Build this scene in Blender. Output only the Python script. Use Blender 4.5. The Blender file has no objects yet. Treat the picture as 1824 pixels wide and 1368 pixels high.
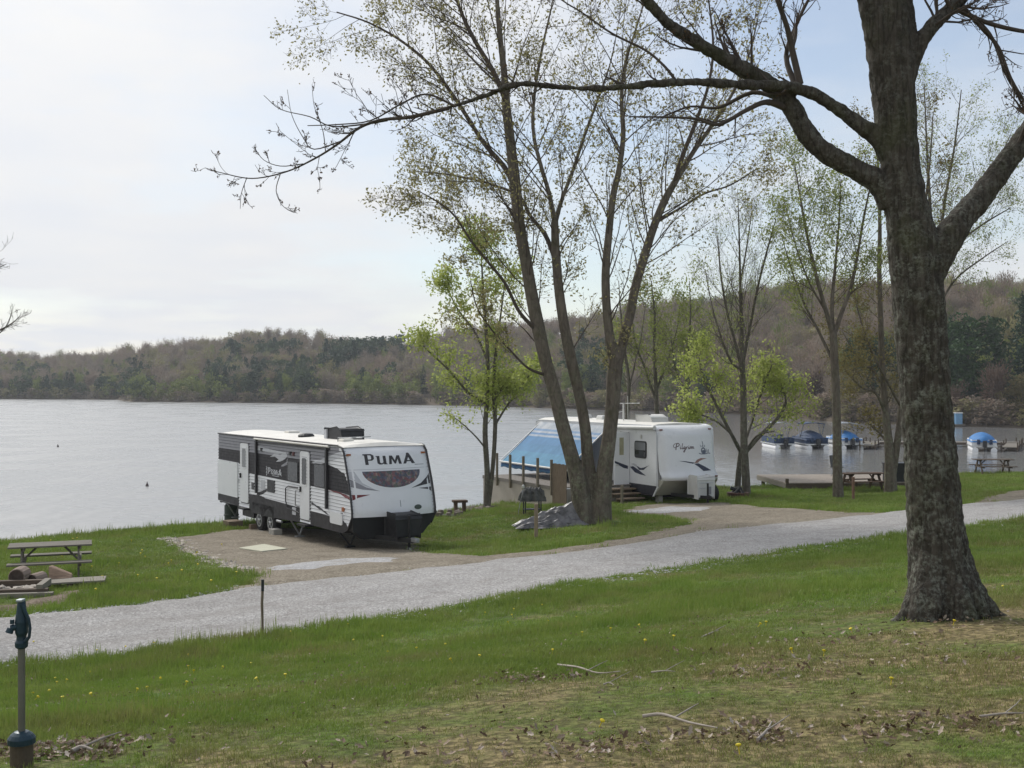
import bpy, bmesh, math, random
import numpy as np
from mathutils import Vector, Matrix, Euler
from mathutils.geometry import tessellate_polygon
SC = bpy.context.scene
COL = SC.collection
PROTO = {}                      # collections of scattered prototypes (not in the scene themselves)
F, H = 2090.0, 7.0              # focal length in photo pixels, camera height above the water
R = math.radians
rng = np.random.default_rng(7)
random.seed(7)

def W(px, py, D):
    """world point seen at photo pixel px, py at distance D"""
    return Vector(((px-912)/F*D, D, H-(py-680)/F*D))

# ---------------------------------------------------------------- naming
def tag(o, label=None, cat=None, group=None, kind=None):
    if label: o['label'] = label
    if cat: o['category'] = cat
    if group: o['group'] = group
    if kind: o['kind'] = kind
    return o

def root(name, label, cat, loc=(0, 0, 0), rz=0.0, group=None):
    o = bpy.data.objects.new(name, None); COL.objects.link(o)
    o.empty_display_size = .2
    o.location = loc; o.rotation_euler = (0, 0, rz)
    return tag(o, label, cat, group)

# ---------------------------------------------------------------- mesh builder
class MB:
    def __init__(s): s.v = []; s.f = []; s.sm = []
    def add(s, vs, fs, smooth=False):
        b = len(s.v); s.v.extend([tuple(p) for p in vs])
        s.f.extend([tuple(b+i for i in f) for f in fs]); s.sm.extend([smooth]*len(fs)); return s
    def box(s, c, d, rot=None, taper=1.0):
        x, y, z = d[0]/2, d[1]/2, d[2]/2
        vs = [Vector((sx*x*(taper if sz > 0 else 1), sy*y*(taper if sz > 0 else 1), sz*z)) for sz in (-1, 1) for sx, sy in ((-1, -1), (1, -1), (1, 1), (-1, 1))]
        if rot is not None:
            m = Euler(rot).to_matrix(); vs = [m @ p for p in vs]
        c = Vector(c)
        return s.add([p+c for p in vs], [(3, 2, 1, 0), (4, 5, 6, 7), (0, 1, 5, 4), (1, 2, 6, 5), (2, 3, 7, 6), (3, 0, 4, 7)])
    def beam(s, a, b, w, h, up=(0, 0, 1)):
        a, b = Vector(a), Vector(b); t = (b-a).normalized(); u = t.cross(Vector(up))
        if u.length < 1e-4: u = t.cross(Vector((1, 0, 0)))
        u.normalize(); v = u.cross(t).normalized()
        vs = [p+u*i*w/2+v*j*h/2 for p in (a, b) for i, j in ((-1, -1), (1, -1), (1, 1), (-1, 1))]
        return s.add(vs, [(0, 1, 2, 3), (7, 6, 5, 4), (4, 5, 1, 0), (5, 6, 2, 1), (6, 7, 3, 2), (7, 4, 0, 3)])
    def tube(s, pts, r, n=8, caps=True):
        pts = [Vector(p) for p in pts]
        rs = r if isinstance(r, (list, tuple)) else [r]*len(pts)
        ref = Vector((0, 0, 1)); d = (pts[-1]-pts[0])
        if d.length < 1e-6 or abs(d.normalized().z) > .8: ref = Vector((1, 0, 0))
        vs = []
        for i, p in enumerate(pts):
            t = (pts[min(i+1, len(pts)-1)]-pts[max(i-1, 0)]).normalized()
            u = t.cross(ref)
            if u.length < 1e-4: u = t.cross(Vector((0, 1, 0)))
            u.normalize(); v = t.cross(u)
            for k in range(n):
                a = 2*math.pi*k/n; vs.append(p+(u*math.cos(a)+v*math.sin(a))*rs[i])
        fs = [(i*n+k, i*n+(k+1) % n, (i+1)*n+(k+1) % n, (i+1)*n+k) for i in range(len(pts)-1) for k in range(n)]
        s.add(vs, fs, True)
        if caps:
            s.add(vs[:n], [tuple(range(n))[::-1]]); s.add(vs[-n:], [tuple(range(n))])
        return s
    def lathe(s, prof, n=16, c=(0, 0, 0), axis='z'):
        vs = []
        for r, z in prof:
            for k in range(n):
                a = 2*math.pi*k/n; x, y = r*math.cos(a), r*math.sin(a)
                q = (x, y, z) if axis == 'z' else ((z, x, y) if axis == 'x' else (y, z, x))
                vs.append(Vector(q)+Vector(c))
        m = len(prof)
        fs = [(i*n+k, i*n+(k+1) % n, (i+1)*n+(k+1) % n, (i+1)*n+k) for i in range(m-1) for k in range(n)]
        fs += [tuple(range(n))[::-1], tuple(range((m-1)*n, m*n))]
        return s.add(vs, fs, False)
    def prism(s, poly, a, b, axis='x'):
        """extrude 2-D polygon between a and b along axis ('x': poly=(y,z); 'y': (x,z); 'z': (x,y))"""
        def q(p, t): return (t, p[0], p[1]) if axis == 'x' else ((p[0], t, p[1]) if axis == 'y' else (p[0], p[1], t))
        n = len(poly)
        vs = [q(p, a) for p in poly]+[q(p, b) for p in poly]
        tri = tessellate_polygon([[Vector((p[0], p[1], 0)) for p in poly]])
        fs = [tuple(t) for t in tri]+[tuple(i+n for i in t[::-1]) for t in tri]
        fs += [(i, (i+1) % n, n+(i+1) % n, n+i) for i in range(n)]
        return s.add(vs, fs)
    def decal(s, poly, fn, su=.25, sz=.1, u0=0.0, z0=0.0):
        """polygon cut into grid cells, each vertex put on the surface fn(u,z)"""
        tri = tessellate_polygon([[Vector((p[0], p[1], 0)) for p in poly]])
        def clip(pg, ax, val, keep_hi):
            out = []
            for i in range(len(pg)):
                A, B = pg[i], pg[(i+1) % len(pg)]
                ia = (A[ax] >= val-1e-9) if keep_hi else (A[ax] <= val+1e-9)
                ib = (B[ax] >= val-1e-9) if keep_hi else (B[ax] <= val+1e-9)
                if ia: out.append(A)
                if ia != ib:
                    t = (val-A[ax])/(B[ax]-A[ax]); out.append((A[0]+t*(B[0]-A[0]), A[1]+t*(B[1]-A[1])))
            return out
        for t in tri:
            pg = [poly[i] for i in t]; pg = [(p[0], p[1]) for p in pg]
            zl, zh = min(p[1] for p in pg), max(p[1] for p in pg)
            k = math.floor((zl-z0)/sz)
            while z0+k*sz < zh-1e-7:
                a = clip(pg, 1, z0+k*sz, True)
                if len(a) > 2: a = clip(a, 1, z0+(k+1)*sz, False)
                if len(a) > 2:
                    ul, uh = min(p[0] for p in a), max(p[0] for p in a); j = math.floor((ul-u0)/su)
                    while u0+j*su < uh-1e-7:
                        b = clip(a, 0, u0+j*su, True)
                        if len(b) > 2: b = clip(b, 0, u0+(j+1)*su, False)
                        c = []
                        for p in b:
                            if not c or abs(p[0]-c[-1][0])+abs(p[1]-c[-1][1]) > 1e-5: c.append(p)
                        if len(c) > 2 and abs(c[0][0]-c[-1][0])+abs(c[0][1]-c[-1][1]) < 1e-5: c.pop()
                        if len(c) > 2:
                            eps = 1e-4; zm = z0+k*sz
                            s.add([fn(p[0], min(max(p[1], zm+eps), zm+sz-eps)) for p in c], [tuple(range(len(c)))])
                        j += 1
                k += 1
        return s
    def build(s, name, mat, parent=None, loc=None, rz=0.0, bevel=0.0):
        me = bpy.data.meshes.new(name); me.from_pydata([tuple(p) for p in s.v], [], s.f)
        me.polygons.foreach_set('use_smooth', s.sm); me.materials.append(mat); me.update()
        o = bpy.data.objects.new(name, me); COL.objects.link(o)
        if parent is not None: o.parent = parent
        if loc is not None: o.location = loc
        o.rotation_euler = (0, 0, rz)
        if bevel:
            m = o.modifiers.new('Bevel', 'BEVEL'); m.width = bevel; m.segments = 2; m.limit_method = 'ANGLE'; m.angle_limit = R(40)
        return o

def np_mesh(name, V, faces_arrays, mat, parent=None, smooth=None, col=True):
    """V (n,3); faces_arrays: list of (m,k) index arrays"""
    me = bpy.data.meshes.new(name)
    nl = sum(a.size for a in faces_arrays); npg = sum(a.shape[0] for a in faces_arrays)
    me.vertices.add(len(V)); me.vertices.foreach_set('co', np.asarray(V, np.float32).ravel())
    me.loops.add(nl); me.polygons.add(npg)
    me.loops.foreach_set('vertex_index', np.concatenate([a.ravel() for a in faces_arrays]).astype(np.int32))
    tot = np.concatenate([np.full(a.shape[0], a.shape[1]) for a in faces_arrays]).astype(np.int32)
    st = np.concatenate([[0], np.cumsum(tot)[:-1]]).astype(np.int32)
    me.polygons.foreach_set('loop_start', st)
    me.update(calc_edges=True); me.validate()
    if smooth is not None: me.polygons.foreach_set('use_smooth', np.full(npg, smooth))
    me.materials.append(mat)
    o = bpy.data.objects.new(name, me)
    if col: COL.objects.link(o)
    if parent is not None: o.parent = parent
    return o

def copy_tree(o, parent=None):
    c = o.copy(); COL.objects.link(c); c.parent = parent
    for ch in list(o.children): copy_tree(ch, c)
    return c

# ---------------------------------------------------------------- materials
class NT:
    def __init__(s, name):
        s.m = bpy.data.materials.new(name); s.m.use_nodes = True; s.t = s.m.node_tree
        s.b = s.t.nodes['Principled BSDF']
        s._c = None
    def n(s, typ, **kw):
        nd = s.t.nodes.new(typ)
        for k, v in kw.items():
            if k.startswith('i_'):
                key = k[2:].replace('_', ' ')
                nd.inputs[key if key in nd.inputs else key.title()].default_value = v
            else: setattr(nd, k, v)
        return nd
    def l(s, a, b): s.t.links.new(a, b)
    def coord(s, kind='Object', scale=(1, 1, 1)):
        if kind == 'World': o = s.n('ShaderNodeNewGeometry').outputs['Position']
        else: o = s.n('ShaderNodeTexCoord').outputs[kind]
        mp = s.n('ShaderNodeMapping'); mp.inputs['Scale'].default_value = scale; s.l(o, mp.inputs['Vector']); return mp.outputs['Vector']
    def noise(s, vec, scale, detail=4, rough=.55):
        nd = s.n('ShaderNodeTexNoise'); nd.inputs['Scale'].default_value = scale; nd.inputs['Detail'].default_value = detail
        nd.inputs['Roughness'].default_value = rough; s.l(vec, nd.inputs['Vector']); return nd.outputs['Fac']
    def ramp(s, fac, stops, interp='LINEAR'):
        nd = s.n('ShaderNodeValToRGB'); cr = nd.color_ramp; cr.interpolation = interp
        while len(cr.elements) < len(stops): cr.elements.new(.5)
        for e, (p, c) in zip(cr.elements, stops):
            e.position = p; e.color = (c, c, c, 1) if isinstance(c, (int, float)) else (*c, 1)
        s.l(fac, nd.inputs['Fac']); return nd.outputs['Color']
    def mix(s, fac, a, b, blend='MIX'):
        nd = s.n('ShaderNodeMix', data_type='RGBA', blend_type=blend)
        for sk, v in ((0, fac), (6, a), (7, b)):
            if isinstance(v, (int, float)): nd.inputs[sk].default_value = v
            elif isinstance(v, tuple): nd.inputs[sk].default_value = (*v, 1)
            else: s.l(v, nd.inputs[sk])
        return nd.outputs[2]
    def bump(s, h, strength=.3, dist=.01, prev=None):
        nd = s.n('ShaderNodeBump'); nd.inputs['Strength'].default_value = strength; nd.inputs['Distance'].default_value = dist
        s.l(h, nd.inputs['Height'])
        if prev is not None: s.l(prev, nd.inputs['Normal'])
        return nd.outputs['Normal']
    def out(s, col=None, rough=None, normal=None, metal=0.0, spec=.5):
        for key, v in (('Base Color', col), ('Roughness', rough), ('Normal', normal)):
            if v is None: continue
            if isinstance(v, tuple): s.b.inputs[key].default_value = (*v, 1)
            elif isinstance(v, (int, float)): s.b.inputs[key].default_value = v
            else: s.l(v, s.b.inputs[key])
        s.b.inputs['Metallic'].default_value = metal
        s.b.inputs['Specular IOR Level'].default_value = spec
        return s.m

_mc = {}
def M(name, col, rough=.6, metal=0.0, var=.15, vs=3.0, bump=0.0, bs=40.0, spec=.4):
    """painted / plain surface with mottled dirt"""
    if name in _mc: return _mc[name]
    t = NT(name); v = t.coord('Object')
    dark = tuple(c*(1-var) for c in col); lite = tuple(min(1, c*(1+var*.6)) for c in col)
    c = t.ramp(t.noise(v, vs, 6, .65), [(.3, dark), (.7, lite)])
    nm = t.bump(t.noise(v, bs, 3), bump, .004) if bump else None
    r = t.ramp(t.noise(v, vs*2.3, 4), [(.3, max(0, rough-.1)), (.7, min(1, rough+.1))])
    _mc[name] = t.out(c, r, nm, metal, spec); return _mc[name]

def wood(name, col, grain=(1, 12, 12), rough=.85):
    if name in _mc: return _mc[name]
    t = NT(name); v = t.coord('Object', grain)
    dk = tuple(c*.5 for c in col); lt = tuple(min(1, c*1.35) for c in col)
    n = t.noise(v, 3.0, 8, .7)
    c = t.ramp(n, [(.25, dk), (.5, col), (.75, lt)])
    _mc[name] = t.out(c, rough, t.bump(n, .5, .006), 0, .2); return _mc[name]
# ================================================================ terrain
def _D(z, y): return (H-z)*F/(y-680)
road_near_px = [(-120, 1200, 3.02), (0, 1184, 3.0), (150, 1173, 3.0), (465, 1135, 3.0), (700, 1098, 3.0), (912, 1063, 3.0), (1300, 1000, 3.05), (1600, 955, 3.1), (1824, 925, 3.18), (2100, 892, 3.3)]
road_far_px = [(-120, 1108, 3.0), (0, 1097, 2.98), (250, 1075, 2.96), (400, 1052, 2.95), (480, 1040, 2.95), (700, 1015, 2.93), (960, 985, 2.92), (1240, 944, 2.95), (1612, 908, 3.02), (1824, 888, 3.1), (2100, 864, 3.2)]
def pz(lst): return [((px-912)/F*_D(z, y), _D(z, y), z) for px, y, z in lst]
road_near, road_far = pz(road_near_px), pz(road_far_px)
ctl = list(road_near[::1])+list(road_far[::1])
for px, py, D in [(-300, 1375, 6.4), (38, 1372, 6.6), (500, 1368, 6.1), (912, 1368, 5.9), (1400, 1368, 5.7), (1824, 1368, 5.6), (2200, 1368, 5.5),
                  (1680, 1092, 11.5), (1200, 1200, 9.2), (912, 1150, 12.3), (465, 1200, 13.8), (200, 1230, 12.0), (0, 1260, 11.0), (1300, 1080, 16.0), (1824, 1050, 15.2),
                  (1824, 970, 24.2), (1500, 1010, 20.5), (700, 1180, 12.6),
                  (470, 1015, 26.8), (300, 960, 35.2), (75, 1032, 26.0), (250, 985, 31.5), (0, 964, 36.3), (150, 952, 37.5), (300, 938, 39.6), (400, 934, 42.0),
                  (612, 978, 33.2), (735, 980, 33.0), (478, 952, 37.9), (400, 932, 42.3), (800, 925, 41.5), (860, 906, 47.5), (940, 912, 42.5), (1055, 935, 37.0), (955, 967, 34.4),
                  (760, 975, 34.5), (1173, 898, 45.7), (1285, 892, 46.8), (1300, 882, 48.8), (1325, 881, 48.8), (1493, 890, 46.5), (1587, 879, 49.2), (1300, 920, 37.5), (1150, 925, 37.0),
                  (1545, 876, 50), (1824, 843, 60), (1720, 846, 59.4), (1800, 868, 47), (1400, 866, 53.5), (1100, 905, 43.5), (1000, 900, 46)]:
    p = W(px, py, D); ctl.append((p.x, p.y, p.z))
ctl += [(0, 0, 5.4), (-8, 0, 5.3), (9, 0, 5.6), (0, -8, 5.9), (-30, 5, 4.2), (-30, 40, 1.9), (40, 5, 5.6), (60, 60, 2.5), (60, 30, 3.7), (-30, -8, 5.4), (45, -8, 6), (-30, 20, 2.9), (-20, 12, 3.9), (30, 18, 4.5)]
C3 = np.array(ctl)
def _U(r2): return np.where(r2 > 1e-9, r2*np.log(np.maximum(r2, 1e-9)), 0)
_n = len(C3); _K = _U(((C3[:, None, :2]-C3[None, :, :2])**2).sum(-1))+np.eye(_n)*25.0
_P = np.c_[np.ones(_n), C3[:, :2]]
_w = np.linalg.solve(np.block([[_K, _P], [_P.T, np.zeros((3, 3))]]), np.r_[C3[:, 2], 0, 0, 0])
edge_px = np.array([(-1500, 30), (-600, 34.5), (0, 37), (150, 38.2), (300, 40.2), (400, 43.4), (600, 45.5), (780, 46.2), (862, 50), (1000, 55), (1200, 56.5), (1300, 54), (1400, 56), (1600, 60), (1720, 60.6), (1824, 61), (2400, 63), (4000, 66)], float)
def terrain(x, y):
    x = np.asarray(x, float); y = np.asarray(y, float); sh = x.shape
    q = np.c_[x.ravel(), y.ravel()]; z = np.empty(len(q))
    for i in range(0, len(q), 20000):
        b = q[i:i+20000]; qq = b.copy(); qq[:, 0] = np.clip(qq[:, 0], -32, 62); qq[:, 1] = np.clip(qq[:, 1], -8, 62)
        z[i:i+20000] = _U(((qq[:, None]-C3[None, :, :2])**2).sum(-1)) @ _w[:_n]+_w[_n]+qq @ _w[_n+1:]
    X, Y = q[:, 0], q[:, 1]
    z = z+.018*np.sin(X*1.9+1.3*np.sin(Y*.8))*np.sin(Y*1.7+.6)+.012*np.sin(X*4.3+Y*2.1)*np.sin(Y*3.9-X*1.2)
    px = 912+F*X/np.maximum(Y, 3)
    e = np.interp(px, edge_px[:, 0], edge_px[:, 1])+.35*np.sin(X*.9)+.18*np.sin(X*2.7+1)
    d = Y-e
    drop = np.where(d > -1, (np.maximum(d+1, 0))**1.3*.42, 0)
    z = np.maximum(z-drop, -2.2)
    return z.reshape(sh)
def gz(x, y): return float(terrain(np.array([x]), np.array([y]))[0])
def G(px, D, dz=0.0):
    x = (px-912)/F*D; return Vector((x, D, gz(x, D)+dz))
def poly_sd(x, y, P):
    """signed distance (inside positive) to polygon P"""
    P = np.asarray(P, float); d = np.full(x.shape, 1e9); ins = np.zeros(x.shape, bool)
    for i in range(len(P)):
        a, b = P[i], P[(i+1) % len(P)]; ab = b-a; L = (ab**2).sum()
        t = np.clip(((x-a[0])*ab[0]+(y-a[1])*ab[1])/L, 0, 1)
        d = np.minimum(d, np.hypot(x-a[0]-t*ab[0], y-a[1]-t*ab[1]))
        c = ((a[1] > y) != (b[1] > y)) & (x < (b[0]-a[0])*(y-a[1])/(b[1]-a[1]+1e-12)+a[0]); ins ^= c
    return np.where(ins, d, -d)
def onground(pts):
    """photo pixels of points on the ground -> world x, y (ray march on the terrain)"""
    out = []
    for px, py in pts:
        D = np.arange(4, 75, .05); x = (px-912)/F*D; z = terrain(x, D); ray = H-(py-680)/F*D
        k = np.argmax(ray < z); out.append((x[k], D[k]))
    return out
def wob(x, y, a=1.0): return a*(.5*np.sin(x*1.7+2*np.sin(y*.9))+.3*np.sin(y*3.1+x*2.3)+.2*np.sin(x*6.1-y*5.3))

road_poly = [(p[0], p[1]) for p in road_near]+[(p[0], p[1]) for p in road_far[::-1]]
# run the road on past both sides of the frame
a, b = road_near[0], road_far[0]
road_poly = [(-45, 11.0)]+road_poly+[(-45, 14.5)]
a, b = road_near[-1], road_far[-1]
i = 1+len(road_near)
road_poly = road_poly[:i]+[(75, 66), (70, 70)]+road_poly[i:]
padA = onground([(288, 962), (330, 984), (372, 1001), (425, 1016), (468, 1024), (440, 1040), (372, 1058), (480, 1045), (700, 1022), (960, 992), (1250, 950), (1262, 932), (1200, 938), (1150, 952), (1060, 968), (960, 982), (860, 990), (765, 986), (740, 965), (620, 945), (470, 940), (400, 945)])
padA_light = onground([(440, 1014), (520, 1003), (640, 996), (745, 993), (700, 1003), (600, 1010), (520, 1020), (470, 1022)])
padB = onground([(1088, 914), (1130, 903), (1180, 896), (1300, 896), (1380, 905), (1520, 913), (1640, 913), (1612, 915), (1250, 950), (1240, 940), (1228, 930), (1180, 920)])
padB_light = onground([(1092, 913), (1170, 904), (1290, 903), (1260, 912), (1180, 917)])
dirtC = onground([(1725, 897), (1765, 884), (1800, 875), (1900, 862), (1960, 868), (1900, 884), (1824, 892)])
dirtL = onground([(-60, 1085), (0, 1078), (60, 1070), (130, 1052), (165, 1048), (150, 1062), (80, 1080), (0, 1092), (-60, 1098)])
bare = [(G(1680, 11.35), 1.6, .8), (G(1055, 37), 1.3, 1.0), (G(925, 8.9), .35, .2), (G(60, 6.9), .9, .5), (G(1640, 6.9), .75, .35), (G(1050, 6.3), .8, .35)]

# ---------------------------------------------------------------- ground materials
def grass_cols(t, blade):
    v = t.coord('World')
    big = t.noise(v, .32, 3, .5); mid = t.noise(v, 1.3, 5, .65); fine = t.noise(v, 14, 3, .6)
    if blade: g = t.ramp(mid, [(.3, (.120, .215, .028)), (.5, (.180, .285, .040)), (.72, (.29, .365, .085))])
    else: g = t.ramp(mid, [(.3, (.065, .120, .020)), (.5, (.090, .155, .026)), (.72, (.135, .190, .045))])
    brown = t.ramp(fine, [(.35, (.17, .122, .066)), (.65, (.33, .25, .14))])
    # dry patches only on the upper lawn near the camera
    sep = t.n('ShaderNodeSeparateXYZ'); t.l(v, sep.inputs[0])
    # a coordinate that falls off up the slope to the left: the worn turf lies low and to the right
    q1 = t.n('ShaderNodeMath', operation='MULTIPLY_ADD'); t.l(sep.outputs['X'], q1.inputs[0]); q1.inputs[1].default_value = -1.0; t.l(sep.outputs['Y'], q1.inputs[2])
    m = t.n('ShaderNodeMapRange'); m.inputs[1].default_value = 13; m.inputs[2].default_value = 4; t.l(q1.outputs[0], m.inputs[0])
    add = t.n('ShaderNodeMath', operation='MULTIPLY_ADD'); t.l(m.outputs[0], add.inputs[0]); add.inputs[1].default_value = .20
    t.l(t.noise(v, .75, 6, .7), add.inputs[2])
    k = t.ramp(add.outputs[0], [(.50, 0.0), (.70, .9 if not blade else .75)])
    # nearer the camera on the right the turf is thinner and browner
    c = t.mix(k, g, brown)
    c = t.mix(t.ramp(big, [(.35, 0.0), (.7, .35)]), c, (.115, .125, .035))
    return c, mid, fine
def mk_ground():
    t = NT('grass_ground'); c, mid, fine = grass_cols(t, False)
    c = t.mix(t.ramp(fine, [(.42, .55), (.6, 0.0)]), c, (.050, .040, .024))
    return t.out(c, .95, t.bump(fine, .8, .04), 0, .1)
def mk_blade(name='grass_blade'):
    t = NT(name); c, mid, fine = grass_cols(t, True)
    oi = t.n('ShaderNodeObjectInfo')
    c = t.mix(t.ramp(oi.outputs['Random'], [(0, 0.0), (1, .45)]), c, (.29, .34, .09))
    t.out(c, .6, None, 0, .25)
    t.b.inputs['Subsurface Weight'].default_value = 0
    tr = t.n('ShaderNodeBsdfTranslucent'); t.l(c, tr.inputs['Color'])
    ms = t.n('ShaderNodeMixShader'); ms.inputs[0].default_value = .3
    t.l(t.b.outputs[0], ms.inputs[1]); t.l(tr.outputs[0], ms.inputs[2]); t.l(ms.outputs[0], t.t.nodes['Material Output'].inputs['Surface'])
    return t.m
def gravel(name, c1, c2, c3, sc=26, patch=None, streak=None):
    t = NT(name); v = t.coord('World')
    vo = t.n('ShaderNodeTexVoronoi'); vo.inputs['Scale'].default_value = sc; t.l(v, vo.inputs['Vector'])
    sp = t.n('ShaderNodeSeparateColor'); t.l(vo.outputs['Color'], sp.inputs[0])
    c = t.ramp(sp.outputs[0], [(0, c1), (.5, c2), (1, c3)])
    big = t.noise(v, .9, 6, .7)
    c = t.mix(t.ramp(big, [(.35, .0), (.7, .6)]), c, tuple(x*.82 for x in c2))
    if patch: c = t.mix(t.ramp(t.noise(v, 1.7, 6, .7), [(.5, 0.0), (.68, .75)]), c, patch)
    if streak:   # faint wheel-packed streaks that run with the lane
        g_ = t.n('ShaderNodeNewGeometry').outputs['Position']; mp = t.n('ShaderNodeMapping'); mp.inputs['Rotation'].default_value = (0, 0, R(-streak)); t.l(g_, mp.inputs['Vector'])
        m2 = t.n('ShaderNodeMapping'); m2.inputs['Scale'].default_value = (.07, .9, .1); t.l(mp.outputs[0], m2.inputs['Vector'])
        c = t.mix(t.ramp(t.noise(m2.outputs[0], 1.4, 5, .6), [(.44, 0.0), (.62, .45)]), c, patch)
        vb = t.n('ShaderNodeTexVoronoi'); vb.inputs['Scale'].default_value = sc*.6; t.l(v, vb.inputs['Vector']); s2 = t.n('ShaderNodeSeparateColor'); t.l(vb.outputs['Color'], s2.inputs[0])
        c = t.mix(t.ramp(s2.outputs[1], [(.90, 0.0), (.98, .35)]), c, tuple(min(1, x*1.25) for x in c3)); c = t.mix(t.ramp(s2.outputs[2], [(.90, 0.0), (.98, .3)]), c, tuple(x*.55 for x in c1))
    d = t.ramp(vo.outputs['Distance'], [(0, 1.0), (.6, 0.0)])
    return t.out(c, .95, t.bump(d, .9, .02), 0, .15)
m_ground = mk_ground(); m_blade = mk_blade()
m_road = gravel('white_gravel', (.255, .245, .235), (.405, .39, .375), (.58, .565, .55), 40, (.28, .262, .245), 38)
m_pad = gravel('tan_gravel', (.16, .135, .10), (.25, .215, .165), (.37, .33, .265), 28, (.15, .125, .09))
m_padl = gravel('pale_gravel', (.28, .28, .28), (.42, .41, .41), (.6, .6, .6), 30, (.30, .27, .23))
m_dirt = gravel('bare_soil', (.13, .10, .07), (.20, .155, .115), (.30, .25, .20), 34, (.10, .075, .05))

# ---------------------------------------------------------------- ground mesh
def grid_mesh(name, xs, ys, mat, zf):
    X, Y = np.meshgrid(xs, ys); Z = zf(X, Y); nx, ny = len(xs), len(ys)
    i = np.arange(nx*ny).reshape(ny, nx)
    Fq = np.stack([i[:-1, :-1], i[:-1, 1:], i[1:, 1:], i[1:, :-1]], -1).reshape(-1, 4)
    return np_mesh(name, np.stack([X, Y, Z], -1).reshape(-1, 3), [Fq], mat, smooth=True)
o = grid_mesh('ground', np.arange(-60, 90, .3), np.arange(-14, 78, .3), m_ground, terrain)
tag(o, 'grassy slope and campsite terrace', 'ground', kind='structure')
def sheet(name, P, mat, lift, step=.12, rag=.16, label=None, cat=None):
    P = np.array(P); x0, y0 = P.min(0)-.5; x1, y1 = P.max(0)+.5
    xs = np.arange(x0, x1, step); ys = np.arange(y0, y1, step); X, Y = np.meshgrid(xs, ys)
    sd = poly_sd(X, Y, P)+wob(X*1.6, Y*1.6, rag)
    Z = terrain(X, Y)+lift*np.clip(sd/.35, -1.5, 1)
    nx, ny = len(xs), len(ys); i = np.arange(nx*ny).reshape(ny, nx)
    Fq = np.stack([i[:-1, :-1], i[:-1, 1:], i[1:, 1:], i[1:, :-1]], -1).reshape(-1, 4)
    keep = (sd.ravel()[Fq] > -.3).any(1); Fq = Fq[keep]
    used = np.unique(Fq); mp = np.full(nx*ny, -1); mp[used] = np.arange(len(used))
    V = np.stack([X, Y, Z], -1).reshape(-1, 3)[used]
    o = np_mesh(name, V, [mp[Fq]], mat, smooth=True)
    return tag(o, label, cat, kind='structure')
sheet('road', road_poly, m_road, .045, .2, .11, 'white gravel lane', 'road')
sheet('campsite_pad', padA, m_pad, .028, label='tan gravel pad under the black and white trailer', cat='gravel pad')
sheet('gravel_patch', padA_light, m_padl, .036, label='pale gravel strip on the left pad', cat='gravel')
sheet('campsite_pad', padB, m_pad, .028, label='tan gravel pad in front of the white trailer', cat='gravel pad')
sheet('gravel_patch', padB_light, m_padl, .036, label='pale gravel strip before the white trailer', cat='gravel')
sheet('dirt_patch', dirtC, m_pad, .028, label='tan gravel beside the lane at far right', cat='dirt')
sheet('dirt_patch', dirtL, m_dirt, .028, label='bare soil beside the timber pile', cat='dirt')

# ================================================================ water
def mk_water():
    t = NT('lake_water'); v = t.coord('World', (1, 1.0, 1))
    n1 = t.noise(v, 1.1, 5, .6); n2 = t.noise(v, .12, 3, .5)
    w = t.n('ShaderNodeTexWave', wave_type='BANDS'); w.inputs['Scale'].default_value = .55; w.inputs['Distortion'].default_value = 5.5
    w.inputs['Detail'].default_value = 3; w.inputs['Detail Scale'].default_value = 1.6
    vv = t.coord('World', (.35, 1, 1)); t.l(vv, w.inputs['Vector'])
    h = t.n('ShaderNodeMath', operation='MULTIPLY_ADD'); t.l(w.outputs['Fac'], h.inputs[0]); h.inputs[1].default_value = .5; t.l(n1, h.inputs[2])
    rgh = t.ramp(n2, [(.4, .22), (.62, .36)])
    # sheltered cove on the right: calmer water that mirrors the wooded hill
    sx = t.n('ShaderNodeSeparateXYZ'); t.l(v, sx.inputs[0]); mr = t.n('ShaderNodeMapRange'); mr.inputs[1].default_value = 2; mr.inputs[2].default_value = 26; t.l(sx.outputs['X'], mr.inputs[0])
    rgh = t.mix(mr.outputs[0], rgh, (.05, .05, .05))
    bs_ = t.n('ShaderNodeMapRange'); bs_.inputs[3].default_value = 1.0; bs_.inputs[4].default_value = .45; t.l(mr.outputs[0], bs_.inputs[0])
    nm = t.bump(h.outputs[0], 1.0, .034); t.l(bs_.outputs[0], nm.node.inputs['Strength'])
    t.out((.27, .275, .275), rgh, nm, 0, .5); t.b.inputs['IOR'].default_value = 1.33
    return t.m
xs = np.array([-1500, 0, 1500.]); ys = np.array([25., 90, 1500])
water = grid_mesh('water', xs, ys, mk_water(), lambda X, Y: np.zeros_like(X))
tag(water, 'calm grey lake with fine ripples', 'water', kind='structure')
lb = grid_mesh('lakebed', xs, ys, M('mud', (.06, .05, .035)), lambda X, Y: np.full_like(X, -3.0))
tag(lb, 'muddy lake bed', 'lake bed', kind='structure')
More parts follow.
